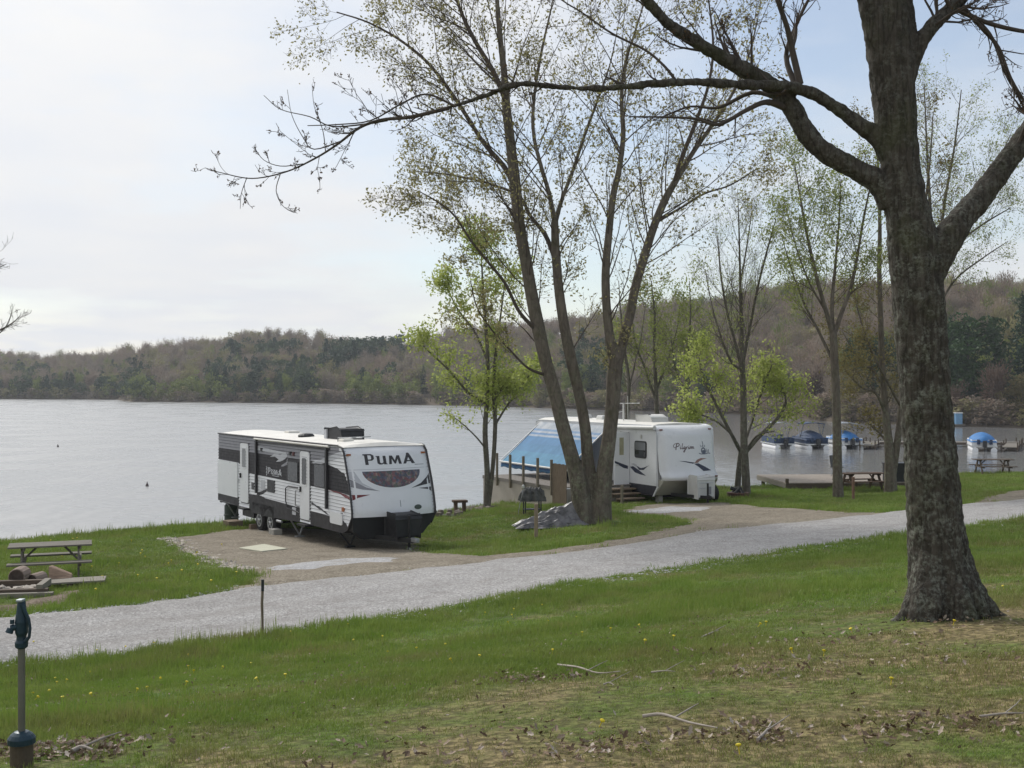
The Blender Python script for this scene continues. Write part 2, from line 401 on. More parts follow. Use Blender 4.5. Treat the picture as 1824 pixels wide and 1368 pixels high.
# ================================================================ far shore, hills and woods
shore = np.array([(-900, 520), (-300, 490), (0, 472), (215, 458), (225, 410), (500, 385), (800, 348), (1000, 306), (1200, 272), (1380, 243), (1480, 205), (1600, 193), (1700, 186), (1824, 178), (2300, 160), (3200, 150)], float)
ridge = np.array([(-900, 600), (-300, 622), (0, 622), (60, 626), (150, 632), (250, 612), (350, 598), (450, 588), (550, 590), (650, 597), (740, 602), (800, 585), (900, 566), (1000, 556), (1100, 548), (1200, 524), (1300, 508), (1400, 496), (1500, 492), (1700, 490), (1824, 492), (2300, 500), (3200, 520)], float)
def hill(px, t):
    """point of the far terrain: t=0 at the shore, 1 on the ridge"""
    D0 = np.interp(px, shore[:, 0], shore[:, 1]); yr = np.interp(px, ridge[:, 0], ridge[:, 1])
    dep = np.interp(px, [-900, 600, 1000, 1400, 3200], [190, 190, 170, 150, 140])
    D = D0+dep*t; D1 = D0+dep
    zr = H+(680-yr)/F*D1-np.interp(px, [0, 900, 1300], [8.0, 9.0, 9.5])
    f = np.clip(t, 0, 1); s = .45*f+.55*np.sin(f*np.pi/2)**1.5
    z = .35+(zr-.35)*s-np.maximum(t-1, 0)*14
    z = z+1.2*np.sin(px*.02+t*5)*f+.8*np.sin(px*.057+1)*f
    return (px-912)/F*D, D, z
pxs = np.linspace(-900, 3200, 330); ts = np.concatenate([[-.03], np.linspace(0, 1.7, 34)])
PX, T = np.meshgrid(pxs, ts); X, Y, Z = hill(PX, np.maximum(T, 0))
Y = np.where(T < 0, Y-4, Y); Z = np.where(T < 0, -1.5, Z)
i = np.arange(PX.size).reshape(PX.shape)
Fq = np.stack([i[:-1, :-1], i[:-1, 1:], i[1:, 1:], i[1:, :-1]], -1).reshape(-1, 4)
t_ = NT('leaf_litter_hill'); v_ = t_.coord('World')
m_hill = t_.out(t_.ramp(t_.noise(v_, .12, 6, .7), [(.3, (.085, .070, .052)), (.6, (.14, .112, .082)), (.8, (.10, .10, .05))]), .95, None, 0, .1)
tag(np_mesh('hills', np.stack([X, Y, Z], -1).reshape(-1, 3), [Fq], m_hill, smooth=True), 'wooded hills beyond the lake', 'hills', kind='structure')

def leafmat(name, a, b, trans=.3, sc=6.0, ran=.25):
    if name in _mc: return _mc[name]
    t = NT(name); v = t.coord('World'); oi = t.n('ShaderNodeObjectInfo')
    c = t.ramp(t.noise(v, sc, 3, .7), [(.35, a), (.65, b)])
    c = t.mix(t.ramp(oi.outputs['Random'], [(0, ran), (1, 0.0)]), c, tuple(x*.5 for x in a))
    t.out(c, .65, None, 0, .2)
    tr = t.n('ShaderNodeBsdfTranslucent'); t.l(c, tr.inputs['Color'])
    ms = t.n('ShaderNodeMixShader'); ms.inputs[0].default_value = trans
    t.l(t.b.outputs[0], ms.inputs[1]); t.l(tr.outputs[0], ms.inputs[2]); t.l(ms.outputs[0], t.t.nodes['Material Output'].inputs['Surface'])
    _mc[name] = t.m; return t.m

def quads(C, size, flat=0.0, asp=1.0, r=None):
    """randomly turned quads at centres C; returns V, F"""
    r = r or rng; n = len(C)
    a = r.normal(size=(n, 3)); a[:, 2] *= (1-flat); a /= np.linalg.norm(a, axis=1)[:, None]
    b = r.normal(size=(n, 3)); b -= (a*b).sum(1)[:, None]*a; b /= np.linalg.norm(b, axis=1)[:, None]
    s = (size*(.6+.8*r.random(n)))[:, None] if np.isscalar(size) else size[:, None]
    V = np.stack([C-a*s*asp, C-b*s*.5, C+a*s*asp, C+b*s*.5], 1).reshape(-1, 3)
    return V, np.arange(4*n).reshape(-1, 4)

def far_bare(k, col_mat, n=900, h=12.0, w=3.8, size=.24):
    r = np.random.default_rng(50+k)
    # vase of ascending limbs carrying clouds of fine twigs and buds
    V = []; Fs = []; off = 0
    def stick(a, b, ra, rb):
        nonlocal off
        d = b-a; u = np.cross(d, [0, 0, 1.0]); 
        if np.linalg.norm(u) < 1e-3: u = np.array([1., 0, 0])
        u /= np.linalg.norm(u); w_ = np.cross(d/np.linalg.norm(d), u)
        for ang in (0, 2.09, 4.19):
            o_ = u*math.cos(ang)+w_*math.sin(ang); V.append(a+o_*ra); V.append(b+o_*rb)
        for j in range(3):
            p = off+2*j; q = off+2*((j+1) % 3); Fs.append([p, p+1, q+1, q])
        off += 6
    top = np.array([0, 0, h*.92]); stick(np.zeros(3), top, .2, .04)
    C = []
    for j in range(15):
        z0 = h*r.uniform(.25, .75); an = r.uniform(0, 6.28); L = h*r.uniform(.18, .42)
        d = np.array([math.cos(an)*.6, math.sin(an)*.6, .8]); a = np.array([0, 0, z0]); b = a+d*L; b[:2] *= w/ (h*.33)*.75
        stick(a, b, .09, .03)
        m = n//15
        tt = r.uniform(.3, 1.1, m)[:, None]; C.append(a+(b-a)*tt+r.normal(size=(m, 3))*np.array([.75, .75, .9]))
    C = np.concatenate(C)
    d = C-np.array([0, 0, h*.45]); d /= np.linalg.norm(d, axis=1)[:, None]
    s = size*(.5+r.random(len(C)))
    a = d*s[:, None]*1.5; b = np.cross(d, r.normal(size=d.shape)); b = b/np.linalg.norm(b, axis=1)[:, None]*s[:, None]*.33
    Q = np.stack([C-a, C-b, C+a, C+b], 1).reshape(-1, 3)
    V = np.concatenate([np.array(V), Q]); Fa = np.concatenate([np.array(Fs), np.arange(len(C)*4).reshape(-1, 4)+off])
    return np_mesh('far_tree', V, [Fa], col_mat, col=False)
def far_round(k, mat, n=620, h=12.0, w=3.6, size=.42, low=.12, nc=22):
    r = np.random.default_rng(90+k); C = []
    for j in range(nc):
        c = np.array([r.normal()*w*.42, r.normal()*w*.42, h*r.uniform(low+.12, .9)])
        c[:2] *= math.sqrt(max(.15, 1-((c[2]/h-.5)/.55)**2))
        p = r.normal(size=(n//nc, 3)); p /= np.linalg.norm(p, axis=1)[:, None]; C.append(c+p*np.array([1.15, 1.15, .9])*r.uniform(.7, 1.2))
    V, Fq = quads(np.concatenate(C), size, r=r)
    T = MB().tube([(0, 0, 0), (0, 0, h*.7)], [.16, .06], 4, caps=False)
    V = np.concatenate([np.array([tuple(p) for p in T.v]), V]); Fa = np.concatenate([np.array(T.f), Fq+len(T.v)])
    return np_mesh('far_tree', V, [Fa], mat, col=False)
def far_pine(k, mat, n=760, h=15.0, w=3.4, size=.5):
    r = np.random.default_rng(130+k); C = []
    z = h*.1
    while z < h:
        rad = w*(1-(z/h)**2)**.9*r.uniform(.75, 1.1)+.15
        for j in range(6):
            an = r.uniform(0, 6.28); m = max(3, int(n/85)); tt = r.uniform(.15, 1, m)
            C.append(np.stack([np.cos(an)*rad*tt, np.sin(an)*rad*tt, z-.25*tt*rad+.25*tt**2*rad], 1)+r.normal(size=(m, 3))*.4)
        z += h*.068
    C = np.concatenate(C); V, Fq = quads(C, size, flat=-.3, r=r)
    T = MB().tube([(0, 0, 0), (0, 0, h*.95)], [.2, .04], 4, caps=False)
    V = np.concatenate([np.array([tuple(p) for p in T.v]), V]); Fa = np.concatenate([np.array(T.f), Fq+len(T.v)])
    return np_mesh('far_tree', V, [Fa], mat, col=False)

def scatter(name, P, rot, scl, pid, protos, label, cat):
    c = bpy.data.collections.new(name+'_kinds')
    for j, p in enumerate(protos): p.name = f'{name}_kind_{j:02d}'; c.objects.link(p)
    me = bpy.data.meshes.new(name); me.vertices.add(len(P)); me.vertices.foreach_set('co', np.asarray(P, np.float32).ravel())
    a = me.attributes.new('rot', 'FLOAT_VECTOR', 'POINT'); a.data.foreach_set('vector', np.asarray(rot, np.float32).ravel())
    a = me.attributes.new('scl', 'FLOAT_VECTOR', 'POINT'); a.data.foreach_set('vector', np.asarray(scl, np.float32).ravel())
    a = me.attributes.new('pid', 'INT', 'POINT'); a.data.foreach_set('value', np.asarray(pid, np.int32))
    o = bpy.data.objects.new(name, me); COL.objects.link(o)
    g = bpy.data.node_groups.new(name, 'GeometryNodeTree')
    g.interface.new_socket('Geometry', in_out='INPUT', socket_type='NodeSocketGeometry'); g.interface.new_socket('Geometry', in_out='OUTPUT', socket_type='NodeSocketGeometry')
    N = g.nodes.new; gi, go = N('NodeGroupInput'), N('NodeGroupOutput')
    ci = N('GeometryNodeCollectionInfo'); ci.inputs['Collection'].default_value = c; ci.inputs['Separate Children'].default_value = True; ci.inputs['Reset Children'].default_value = True
    ip = N('GeometryNodeInstanceOnPoints'); ip.inputs['Pick Instance'].default_value = True
    def att(nm, ty):
        x = N('GeometryNodeInputNamedAttribute'); x.data_type = ty; x.inputs['Name'].default_value = nm
        return next(s for s in x.outputs if s.enabled and s.name == 'Attribute')
    e = N('FunctionNodeEulerToRotation'); g.links.new(att('rot', 'FLOAT_VECTOR'), e.inputs[0])
    L = g.links.new
    L(gi.outputs[0], ip.inputs['Points']); L(ci.outputs[0], ip.inputs['Instance']); L(att('pid', 'INT'), ip.inputs['Instance Index'])
    L(e.outputs[0], ip.inputs['Rotation']); L(att('scl', 'FLOAT_VECTOR'), ip.inputs['Scale']); L(ip.outputs[0], go.inputs[0])
    md = o.modifiers.new('scatter', 'NODES'); md.node_group = g
    return tag(o, label, cat, kind='stuff')

mb1 = leafmat('bud_brown', (.24, .185, .14), (.37, .29, .225), .25, .15)
mb2 = leafmat('bud_grey', (.215, .18, .14), (.34, .285, .225), .25, .15)
mb3 = leafmat('bud_olive', (.225, .21, .095), (.34, .31, .15), .3, .15)
mg1 = leafmat('young_leaf', (.15, .19, .045), (.26, .30, .085), .35, .2)
mp1 = leafmat('pine_needle', (.026, .055, .030), (.052, .092, .045), .1, .2)
mp2 = leafmat('hemlock_needle', (.050, .085, .038), (.090, .135, .060), .1, .2)
# bare wood over the whole hillside
r_ = np.random.default_rng(3)
gaps = [(1725, 48, .42), (1555, 40, .35), (1835, 34, .4), (1822, 40, .2), (1770, 34, .2), (1590, 40, .2), (1640, 45, .35), (1040, 22, .2)]
def put(n, fpx, ft, sc=(.55, .88)):
    px = fpx(n); t = ft(n); ok = np.ones(n, bool)
    for c, w_, tm in gaps: ok &= ~((abs(px-c) < w_) & (t < tm))
    px, t = px[ok], t[ok]; n = len(px); x, y, z = hill(px, t); s = r_.uniform(*sc, n)*np.where(t > .85, .72, 1)
    return np.stack([x, y, z-.3], 1), np.stack([r_.normal(0, .04, n), r_.normal(0, .04, n), r_.uniform(0, 6.28, n)], 1), np.stack([s*r_.uniform(.85, 1.2, n), s*r_.uniform(.85, 1.2, n), s], 1)
N1 = 4300
px_ = lambda n: r_.uniform(-350, 2250, n)
tt_ = lambda n: np.where(r_.random(n) < .12, r_.uniform(.93, 1.1, n), r_.uniform(.015, 1.12, n)**.85)
P, Rr, S = put(N1, px_, tt_); N1 = len(P)
pid = r_.choice(6, N1, p=[.25, .2, .2, .15, .1, .1])
scatter('hillside_wood', P, Rr, S, pid, [far_bare(0, mb1), far_bare(1, mb2), far_bare(2, mb1, h=14, w=5), far_bare(3, mb3), far_round(0, mb3, 420), far_bare(4, mb2, h=11, w=3.5)],
        'brown wood of bare budding trees covering the hills', 'woodland')
# pines: a band low on the left hill, some drifts higher up
def band(n, spans, ft, sc):
    w = np.array([b-a for a, b in spans], float); k = r_.choice(len(spans), n, p=w/w.sum())
    px = np.array([r_.uniform(*spans[j]) for j in k]); t = ft(px, n); x, y, z = hill(px, t); s = r_.uniform(*sc, n)
    return np.stack([x, y, z-.3], 1), np.stack([np.zeros(n), np.zeros(n), r_.uniform(0, 6.28, n)], 1), np.stack([s, s, s*r_.uniform(.9, 1.15, n)], 1)
sets = [band(620, [(-350, 270)], lambda p, n: r_.uniform(.01, .45, n), (.45, .72)), band(260, [(370, 560)], lambda p, n: r_.uniform(.02, .32, n), (.5, .78)),
        band(60, [(395, 530)], lambda p, n: .52+r_.normal(0, .035, n), (.7, .9)), band(90, [(575, 720)], lambda p, n: .33+(p-575)/400+r_.normal(0, .05, n), (.7, 1.0)),
        band(34, [(1010, 1110)], lambda p, n: r_.uniform(.08, .4, n), (.6, .9)), band(26, [(1190, 1260)], lambda p, n: r_.uniform(.02, .2, n), (.5, .7)), band(26, [(620, 700), (740, 900)], lambda p, n: r_.uniform(.05, .3, n), (.5, .8)),
        band(30, [(1760, 2100)], lambda p, n: r_.uniform(.1, .5, n), (.6, .85))]
P = np.concatenate([s[0] for s in sets]); Rr = np.concatenate([s[1] for s in sets]); S = np.concatenate([s[2] for s in sets])
scatter('pine_wood', P, Rr, S, r_.integers(0, 4, len(P)), [far_pine(0, mp1, h=13, w=4.2), far_round(21, mp1, 800, 13, 4.4), far_round(22, mp2, 800, 12, 4.8), far_round(5, mp2, 700, 13, 4.2)], 'dark green pines low on the far hillside', 'pine wood')
sets = [band(330, [(-300, 1200)], lambda p, n: r_.uniform(.0, .75, n)**1.6, (.5, .85)), band(60, [(250, 420), (620, 720)], lambda p, n: r_.uniform(.0, .12, n), (.5, .8)), band(26, [(290, 380)], lambda p, n: r_.uniform(.3, .5, n), (.5, .75)),
        band(330, [(1250, 2000)], lambda p, n: r_.uniform(.15, .9, n), (.5, .85))]
P = np.concatenate([s[0] for s in sets]); Rr = np.concatenate([s[1] for s in sets]); S = np.concatenate([s[2] for s in sets])
scatter('budding_wood', P, Rr, S, r_.integers(0, 3, len(P)), [far_round(7, mg1, 500, 12), far_round(8, mg1, 420, 10, 4), far_bare(9, mg1)], 'pale green trees in new leaf among the bare wood', 'woodland')
# brush along the waterline
sets = [band(520, [(-350, 2250)], lambda p, n: r_.uniform(-.002, .02, n), (.22, .42))]
P, Rr, S = sets[0]; S[:, :2] *= 1.7
scatter('shore_brush', P, Rr, S, r_.integers(0, 3, len(P)), [far_round(11, mb2, 420, low=0), far_round(12, mb3, 420, low=0), far_round(13, mb1, 420, low=0)], 'low brush along the far waterline', 'brush')

# trees one can tell apart on the near right shore
def shore_tree(name, px, py, Dd, hgt, kind, label, group=None, wd=1.0):
    Dd = np.interp(px, shore[:, 0], shore[:, 1])+(3.0 if wd > 1.22 or hgt < 9.1 else 14.0); x, y, z = hill(float(px), (Dd-np.interp(px, shore[:, 0], shore[:, 1]))/np.interp(px, [-900, 600, 1000, 1400, 3200], [190, 190, 170, 150, 140]))
    r = root(name, label, 'tree', (x, y, z), random.random()*6, group)
    fn, mat, base = kind; src = fn(int(px), mat); sc = hgt/base
    src.name = 'crown'; COL.objects.link(src); src.parent = r; src.scale = (sc*wd, sc*wd, sc)
    T = MB().tube([(0, 0, -1), (.1, 0, hgt*.35), (0, .1, hgt*.75)], [hgt*.022, hgt*.016, hgt*.006], 8); T.build('trunk', m_barkfar, r)
m_barkfar = M('far_bark', (.10, .082, .068), .9)
mdk = leafmat('ivy_leaf', (.020, .050, .014), (.050, .100, .025), .15, 1.2)
mtan = leafmat('bud_tan', (.150, .125, .055), (.225, .195, .090), .3, .8)
mmar = leafmat('bud_maroon', (.115, .080, .060), (.185, .135, .105), .3, .8)
K = dict(dark=(lambda k, m: far_round(k, m, 9000, 12, 3.9, .24, 0, 75), mdk, 12.0), tan=(lambda k, m: far_round(k, m, 5000, 12, 3.9, .18, .0, 60), mtan, 12.0), pine=(lambda k, m: far_pine(k, m, 3600, size=.26), mp1, 15.0),
         mar=(lambda k, m: far_bare(k, m, 3000, size=.2), mmar, 13.0), grn=(lambda k, m: far_round(k, m, 4000, 12, 3.6, .17, .1, 50), mg1, 12.0))
for a in [('evergreen_tree', 1725, 722, 200, 17.5, 'dark', 'dark ivy-green leafy tree on the far shore just right of the big trunk', 1.15),
          ('evergreen_tree', 1555, 715, 205, 13.5, 'dark', 'dark green leafy tree on the far shore left of the big trunk', 1.1),
          ('evergreen_tree', 1640, 712, 208, 15, 'dark', 'dark green tree on the far shore hidden mostly by the big trunk', 1.1),
          ('pine_tree', 1832, 700, 205, 19, 'pine', 'tall dark pine on the far shore at the right edge', 1.0),
          ('budding_tree', 1770, 748, 188, 9.5, 'mar', 'maroon-brown bare tree on the shore right of the ivy-green tree', 1.25),
          ('budding_tree', 1822, 755, 180, 8.2, 'tan', 'rounded olive-tan budding tree at the right edge of the far shore', 1.15),
          ('budding_tree', 1590, 748, 196, 9.0, 'tan', 'olive-tan budding tree over the water behind the moored boats', 1.2),
          ('budding_tree', 1530, 748, 198, 9.5, 'tan', 'broad olive-brown tree overhanging the water left of the big trunk', 1.3),
          ('budding_tree', 1700, 750, 192, 7.0, 'mar', 'low brown bare tree at the water beside the floating platform', 1.2),
          ('budding_tree', 1450, 742, 215, 9.0, 'mar', 'brown bare tree at the bend of the far shore', 1.2),
          ('budding_tree', 1040, 722, 300, 10, 'grn', 'pale green tree on the far shore between the forked stems', 1.0)]:
    shore_tree(a[0], a[1], a[2], a[3], a[4], K[a[5]], a[6], None, a[7])
# ================================================================ travel trailers
m_white = M('white_gelcoat', (.74, .75, .77), .35, 0, .05, 1.2, spec=.5)
m_siding = M('white_siding', (.76, .77, .79), .45, 0, .07, 1.5)
m_roof = M('roof_membrane', (.70, .68, .63), .7, 0, .12, 1.2)
m_grey = M('grey_vinyl', (.25, .25, .275), .5, 0, .08)
m_lgrey = M('pale_grey_vinyl', (.50, .51, .54), .5, 0, .08)
m_char = M('charcoal_vinyl', (.040, .038, .041), .45, 0, .12)
m_skirt = M('charcoal_skirt', (.050, .048, .051), .6, 0, .25, spec=.2)
m_black = M('black_paint', (.014, .014, .015), .55, 0, .2)
m_plast = M('black_plastic', (.022, .022, .024), .5, 0, .2)
m_red = M('red_vinyl', (.16, .02, .025), .5)
m_tyre = M('rubber', (.02, .02, .021), .85, 0, .3)
m_rim = M('steel_rim', (.55, .56, .58), .35, .7, .1)
m_steel = M('galvanised_steel', (.38, .39, .40), .45, .6, .15)
m_beige = M('beige_gelcoat', (.40, .385, .33), .5, 0, .08)
m_amber = M('amber_lens', (.35, .10, .02), .3)
m_glass = M('tinted_glass', (.020, .024, .028), .08, 0, .1, spec=.8)
m_glassl = M('curtained_glass', (.17, .18, .19), .12, 0, .1, spec=.7)
m_concrete = M('concrete', (.36, .35, .32), .9, 0, .15, 4, .3)

def lap_shade(m):
    # shadow gap under every lap, painted into the siding colour as a dark line
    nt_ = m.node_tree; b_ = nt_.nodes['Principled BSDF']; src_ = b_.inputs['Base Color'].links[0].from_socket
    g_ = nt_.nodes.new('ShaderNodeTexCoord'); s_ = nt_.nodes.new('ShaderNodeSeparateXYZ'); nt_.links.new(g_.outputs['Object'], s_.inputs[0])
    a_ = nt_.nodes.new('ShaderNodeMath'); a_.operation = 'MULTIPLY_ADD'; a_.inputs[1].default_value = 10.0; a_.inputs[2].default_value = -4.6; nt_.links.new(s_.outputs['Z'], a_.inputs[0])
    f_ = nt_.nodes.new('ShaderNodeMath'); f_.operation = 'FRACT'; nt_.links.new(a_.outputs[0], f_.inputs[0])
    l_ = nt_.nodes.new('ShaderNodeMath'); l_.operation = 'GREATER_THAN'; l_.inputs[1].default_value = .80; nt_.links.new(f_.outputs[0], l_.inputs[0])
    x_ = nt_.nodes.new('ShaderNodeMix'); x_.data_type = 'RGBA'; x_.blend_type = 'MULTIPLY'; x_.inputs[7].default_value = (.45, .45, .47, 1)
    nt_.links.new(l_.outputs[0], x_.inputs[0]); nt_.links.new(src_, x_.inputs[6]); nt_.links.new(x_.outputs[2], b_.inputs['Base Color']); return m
m_gsid, m_csid = lap_shade(M('grey_siding', (.25, .25, .275), .55, 0, .08, spec=.3)), lap_shade(M('charcoal_siding', (.034, .032, .035), .6, 0, .12, spec=.2)); lap_shade(m_siding)
# ---- black and white trailer
thA = R(32.5); OA = Vector((-4.76, 33.2, 2.27))
TA = root('travel_trailer', 'white travel trailer with charcoal side stripes parked on the left gravel pad', 'trailer', OA, thA, 'travel trailers by the lake')
WA, LA = 2.6, 10.84
prof = [(LA, .50), (LA, 2.86), (.35, 2.90), (.12, 2.86), (-.03, 2.72), (-.2, 2.30), (-.36, 1.90), (-.5, 1.45), (-.58, 1.1), (-.58, .93)]
def interp_prof(z, P): 
    for (y0, z0), (y1, z1) in zip(P[:-1], P[1:]):
        if min(z0, z1) <= z <= max(z0, z1) and abs(z1-z0) > 1e-6: return y0+(y1-y0)*(z-z0)/(z1-z0)
    return P[-1][0] if z < P[-1][1] else P[0][0]
FP = [(.35, 2.90), (.12, 2.86), (-.03, 2.72), (-.2, 2.30), (-.36, 1.90), (-.5, 1.45), (-.58, 1.1), (-.58, .93)]
def capA(x, z, off=.0):
    y = interp_prof(z, FP); b = .16*(1-(2*x/WA-1)**2)*min(1, max(0, (2.95-z)*3))
    e = .05*max(0, abs(2*x/WA-1)-.9)/.1
    return (x, y-b+e-.012-off, z)
body = MB()
core = prof+[(-.30, .56), (0.0, .5)]
body.prism([(y+.01, z) for y, z in core], .03, WA-.03, 'x'); body.build('body', m_siding, TA)
# lapped side wall, visible side and far side
def lap(u, z, o=0.0):
    k = (z-.46)/.1; return (.030*(k-math.floor(k))-.026-o, u, z)
def lapR(u, z, o=0.0):
    x, y, zz = lap(u, z, o); return (WA-x, y, zz)
side_poly = [(LA, .46), (LA, 2.86), (.32, 2.89), (.10, 2.84), (-.04, 2.7), (-.2, 2.30), (-.36, 1.90), (-.5, 1.45), (-.575, 1.1), (-.575, .93), (-.30, .57), (0, .46)]
for fn, nm in ((lap, 'side_wall'), (lapR, 'side_wall')):
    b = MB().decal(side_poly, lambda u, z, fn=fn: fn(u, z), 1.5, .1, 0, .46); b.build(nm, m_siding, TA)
def deco(name, poly, mat, o=.003, fn=lap):
    return MB().decal(poly, lambda u, z: fn(u, z, o), 1.5, .1, 0, .46).build(name, mat, TA)
for fn in (lap, lapR):
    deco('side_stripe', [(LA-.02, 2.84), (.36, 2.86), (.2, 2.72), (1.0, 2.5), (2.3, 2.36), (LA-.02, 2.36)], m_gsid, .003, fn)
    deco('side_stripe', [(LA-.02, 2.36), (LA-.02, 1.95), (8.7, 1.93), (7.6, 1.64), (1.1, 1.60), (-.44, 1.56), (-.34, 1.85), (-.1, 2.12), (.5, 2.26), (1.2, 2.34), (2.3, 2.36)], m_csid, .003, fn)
deco('side_stripe', [(2.3, 2.30), (1.6, 2.44), (.2, 2.74), (-.02, 2.62), (.9, 2.44), (1.6, 2.30)], m_lgrey, .006)
deco('side_stripe', [(6.9, 2.60), (5.2, 2.52), (4.1, 2.50), (5.0, 2.42), (6.9, 2.46)], m_lgrey, .006)
deco('side_stripe', [(1.1, 1.60), (.2, 1.53), (-.50, 1.40), (-.50, 1.50), (.2, 1.585)], m_red, .006)
deco('side_stripe', [(10.7, .98), (9.6, 1.25), (8.6, 1.40), (7.62, 1.44), (7.62, 1.32), (8.6, 1.28), (9.6, 1.13), (10.7, .90)], m_lgrey, .006)
deco('side_stripe', [(6.9, .92), (6.3, 1.05), (5.85, 1.22), (6.0, 1.24), (6.5, 1.12), (6.9, 1.04)], m_skirt, .006)
deco('side_stripe', [(2.3, 1.08), (1.2, .88), (.95, .86), (1.5, 1.00), (2.3, 1.14)], m_skirt, .006)
# big-cat emblem, pale strokes over the charcoal panel
deco('emblem', [(4.35, 2.52), (4.2, 2.40), (4.45, 2.28), (4.8, 2.2), (5.15, 2.17), (4.95, 2.27), (5.3, 2.33), (5.7, 2.30), (5.3, 2.42), (4.8, 2.40), (4.55, 2.5)], m_lgrey, .008)
deco('emblem', [(4.15, 2.36), (4.3, 2.2), (4.6, 2.12), (4.75, 2.04), (4.5, 2.06), (4.2, 2.14)], m_grey, .008)
# skirt with wheel arches
sk = [(LA, .47), (LA, .94), (8.72, .78), (7.62, .74), (7.6, .95), (6.45, .99), (6.2, .92), (3.15, .88), (3.15, .44), (4.9, .44)]
wheels = [5.82, 6.82]; wr = .35; wz = .14
arch = []
for c in wheels:
    for k in range(0, 9):
        a = math.pi*(1-k/8); arch.append((c-.44*math.cos(a)*-1*-1, .14+.44*math.sin(a)))
a1 = [(5.82-.44*math.cos(math.pi*k/8), .14+.46*math.sin(math.pi*k/8)) for k in range(9)]
a2 = [(6.82-.44*math.cos(math.pi*k/8), .14+.46*math.sin(math.pi*k/8)) for k in range(9)]
a1 = [p for p in a1 if p[1] > .30]; a2 = [p for p in a2 if p[1] > .30]
sk_poly = [(3.18, .88), (3.18, .44), (5.3, .36)]+a1+a2+[(7.35, .40), (7.6, .44), (7.6, .93), (6.9, .97), (6.45, .97), (6.2, .92)]
MB().prism(sk_poly, -.03, .02, 'x').build('wheel_skirt', m_skirt, TA)
MB().prism([(LA, .47), (LA, .90), (8.66, .74), (8.66, .46)], -.028, .02, 'x').build('skirt_panel', m_skirt, TA)
MB().prism([(2.34, .44), (2.34, .86), (.95, .83), (-.02, .80), (-.36, .64), (-.31, .56), (0, .44)], -.028, .02, 'x').build('skirt_panel', m_skirt, TA)
MB().prism([(LA, .46), (LA, .9), (-.2, .85), (-.3, .57), (0, .46)], WA-.02, WA+.028, 'x').build('skirt_panel', m_skirt, TA)
# front cap, seam trim and graphics
cap = MB().decal([(0, .93), (WA, .93), (WA, 2.895), (0, 2.895)], lambda x, z: capA(x, z), .13, .08, 0, .93); c_ = cap.build('front_cap', m_white, TA)
c_.data.polygons.foreach_set('use_smooth', [True]*len(c_.data.polygons)); bm = bmesh.new(); bm.from_mesh(c_.data); bmesh.ops.remove_doubles(bm, verts=bm.verts, dist=.004); bm.to_mesh(c_.data); bm.free()
def cdec(name, poly, mat, o=.004, s=.1): return MB().decal(poly, lambda x, z: capA(x, z, o), s, .08, 0, .93).build(name, mat, c_)
def glyphs(word, x0, z0, hgt, wid, put, mirror=False, big=1.3):
    G_ = {'P': (.66, [[(.08, 0), (.28, 0), (.28, .88), (.08, .88)], [(0, .88), (.28, .88), (.28, 1), (0, 1)], [(.28, 1), (.52, 1), (.66, .86), (.66, .54), (.52, .38), (.28, .38), (.28, .50), (.44, .5), (.49, .57), (.49, .83), (.44, .88), (.28, .88)]]),
          'U': (.72, [[(0, .8), (.27, .8), (.25, .2), (.32, .12), (.40, .13), (.47, .22), (.47, .8), (.66, .8), (.66, .1), (.74, 0), (.5, 0), (.49, .08), (.36, 0), (.2, 0), (.08, .12), (.08, .7)]]),
          'M': (.86, [[(0, 0), (.08, .8), (.27, .8), (.42, .34), (.57, .8), (.76, .8), (.86, 0), (.66, 0), (.62, .48), (.46, .04), (.37, .04), (.22, .48), (.18, 0)]]),
          'A': (.84, [[(0, 0), (.28, .8), (.34, 1), (.5, 1), (.84, 0), (.60, 0), (.42, .60), (.20, 0)], [(.27, .2), (.54, .2), (.507, .31), (.31, .31)]])}
    tot = sum(G_[c][0] for c in word)+.10*(len(word)-1); k = wid/tot; x = x0
    for c in word:
        w_, ps = G_[c]
        for p in ps: put([((x+q[0]*k), z0+q[1]*hgt) for q in p])
        x += (w_+.10)*k
_ls = []; glyphs('PUMA', .50, 2.37, .30, 1.62, lambda p: _ls.append(p))
for grp in ((0, 1, 2), (3,), (4,), (5, 6)):
    b = MB()
    for j in grp: b.decal(_ls[j], lambda x, z: capA(x, z, .004), .1, .08, 0, .93)
    b.build('letter', m_char, c_)
cdec('trim_line', [(0.02, 2.235), (WA-.02, 2.235), (WA-.02, 2.25), (.02, 2.25)], m_lgrey)
cdec('trim_line', [(2.1, 2.325), (2.42, 2.325), (2.42, 2.34), (2.1, 2.34)], m_grey)
mur = [(.40, 2.19), (2.24, 2.19)]+[(1.32+.92*math.cos(a), 2.19-.47*math.sin(a)) for a in [math.pi*k/18 for k in range(1, 18)]]
rim = [(.34, 2.215), (2.30, 2.215)]+[(1.32+.99*math.cos(a), 2.19-.53*math.sin(a)) for a in [math.pi*k/18 for k in range(1, 18)]]
cdec('mural_border', rim, m_white, .006)
t = NT('mural_print'); v = t.coord('Object', (1.2, 1, 1))
vo = t.n('ShaderNodeTexVoronoi'); vo.inputs['Scale'].default_value = 13; t.l(v, vo.inputs['Vector'])
sc_ = t.n('ShaderNodeSeparateColor'); t.l(vo.outputs['Color'], sc_.inputs[0])
c = t.ramp(sc_.outputs[0], [(0, (.08, .09, .11)), (.2, (.17, .07, .07)), (.4, (.11, .12, .09)), (.55, (.26, .19, .16)), (.7, (.14, .13, .17)), (.85, (.21, .09, .09)), (1, (.40, .38, .37))], 'CONSTANT')
c = t.mix(t.ramp(t.noise(v, 5, 5), [(.4, 0.0), (.65, .8)]), c, (.045, .055, .085))
cdec('mural', mur, t.out(c, .5), .009)
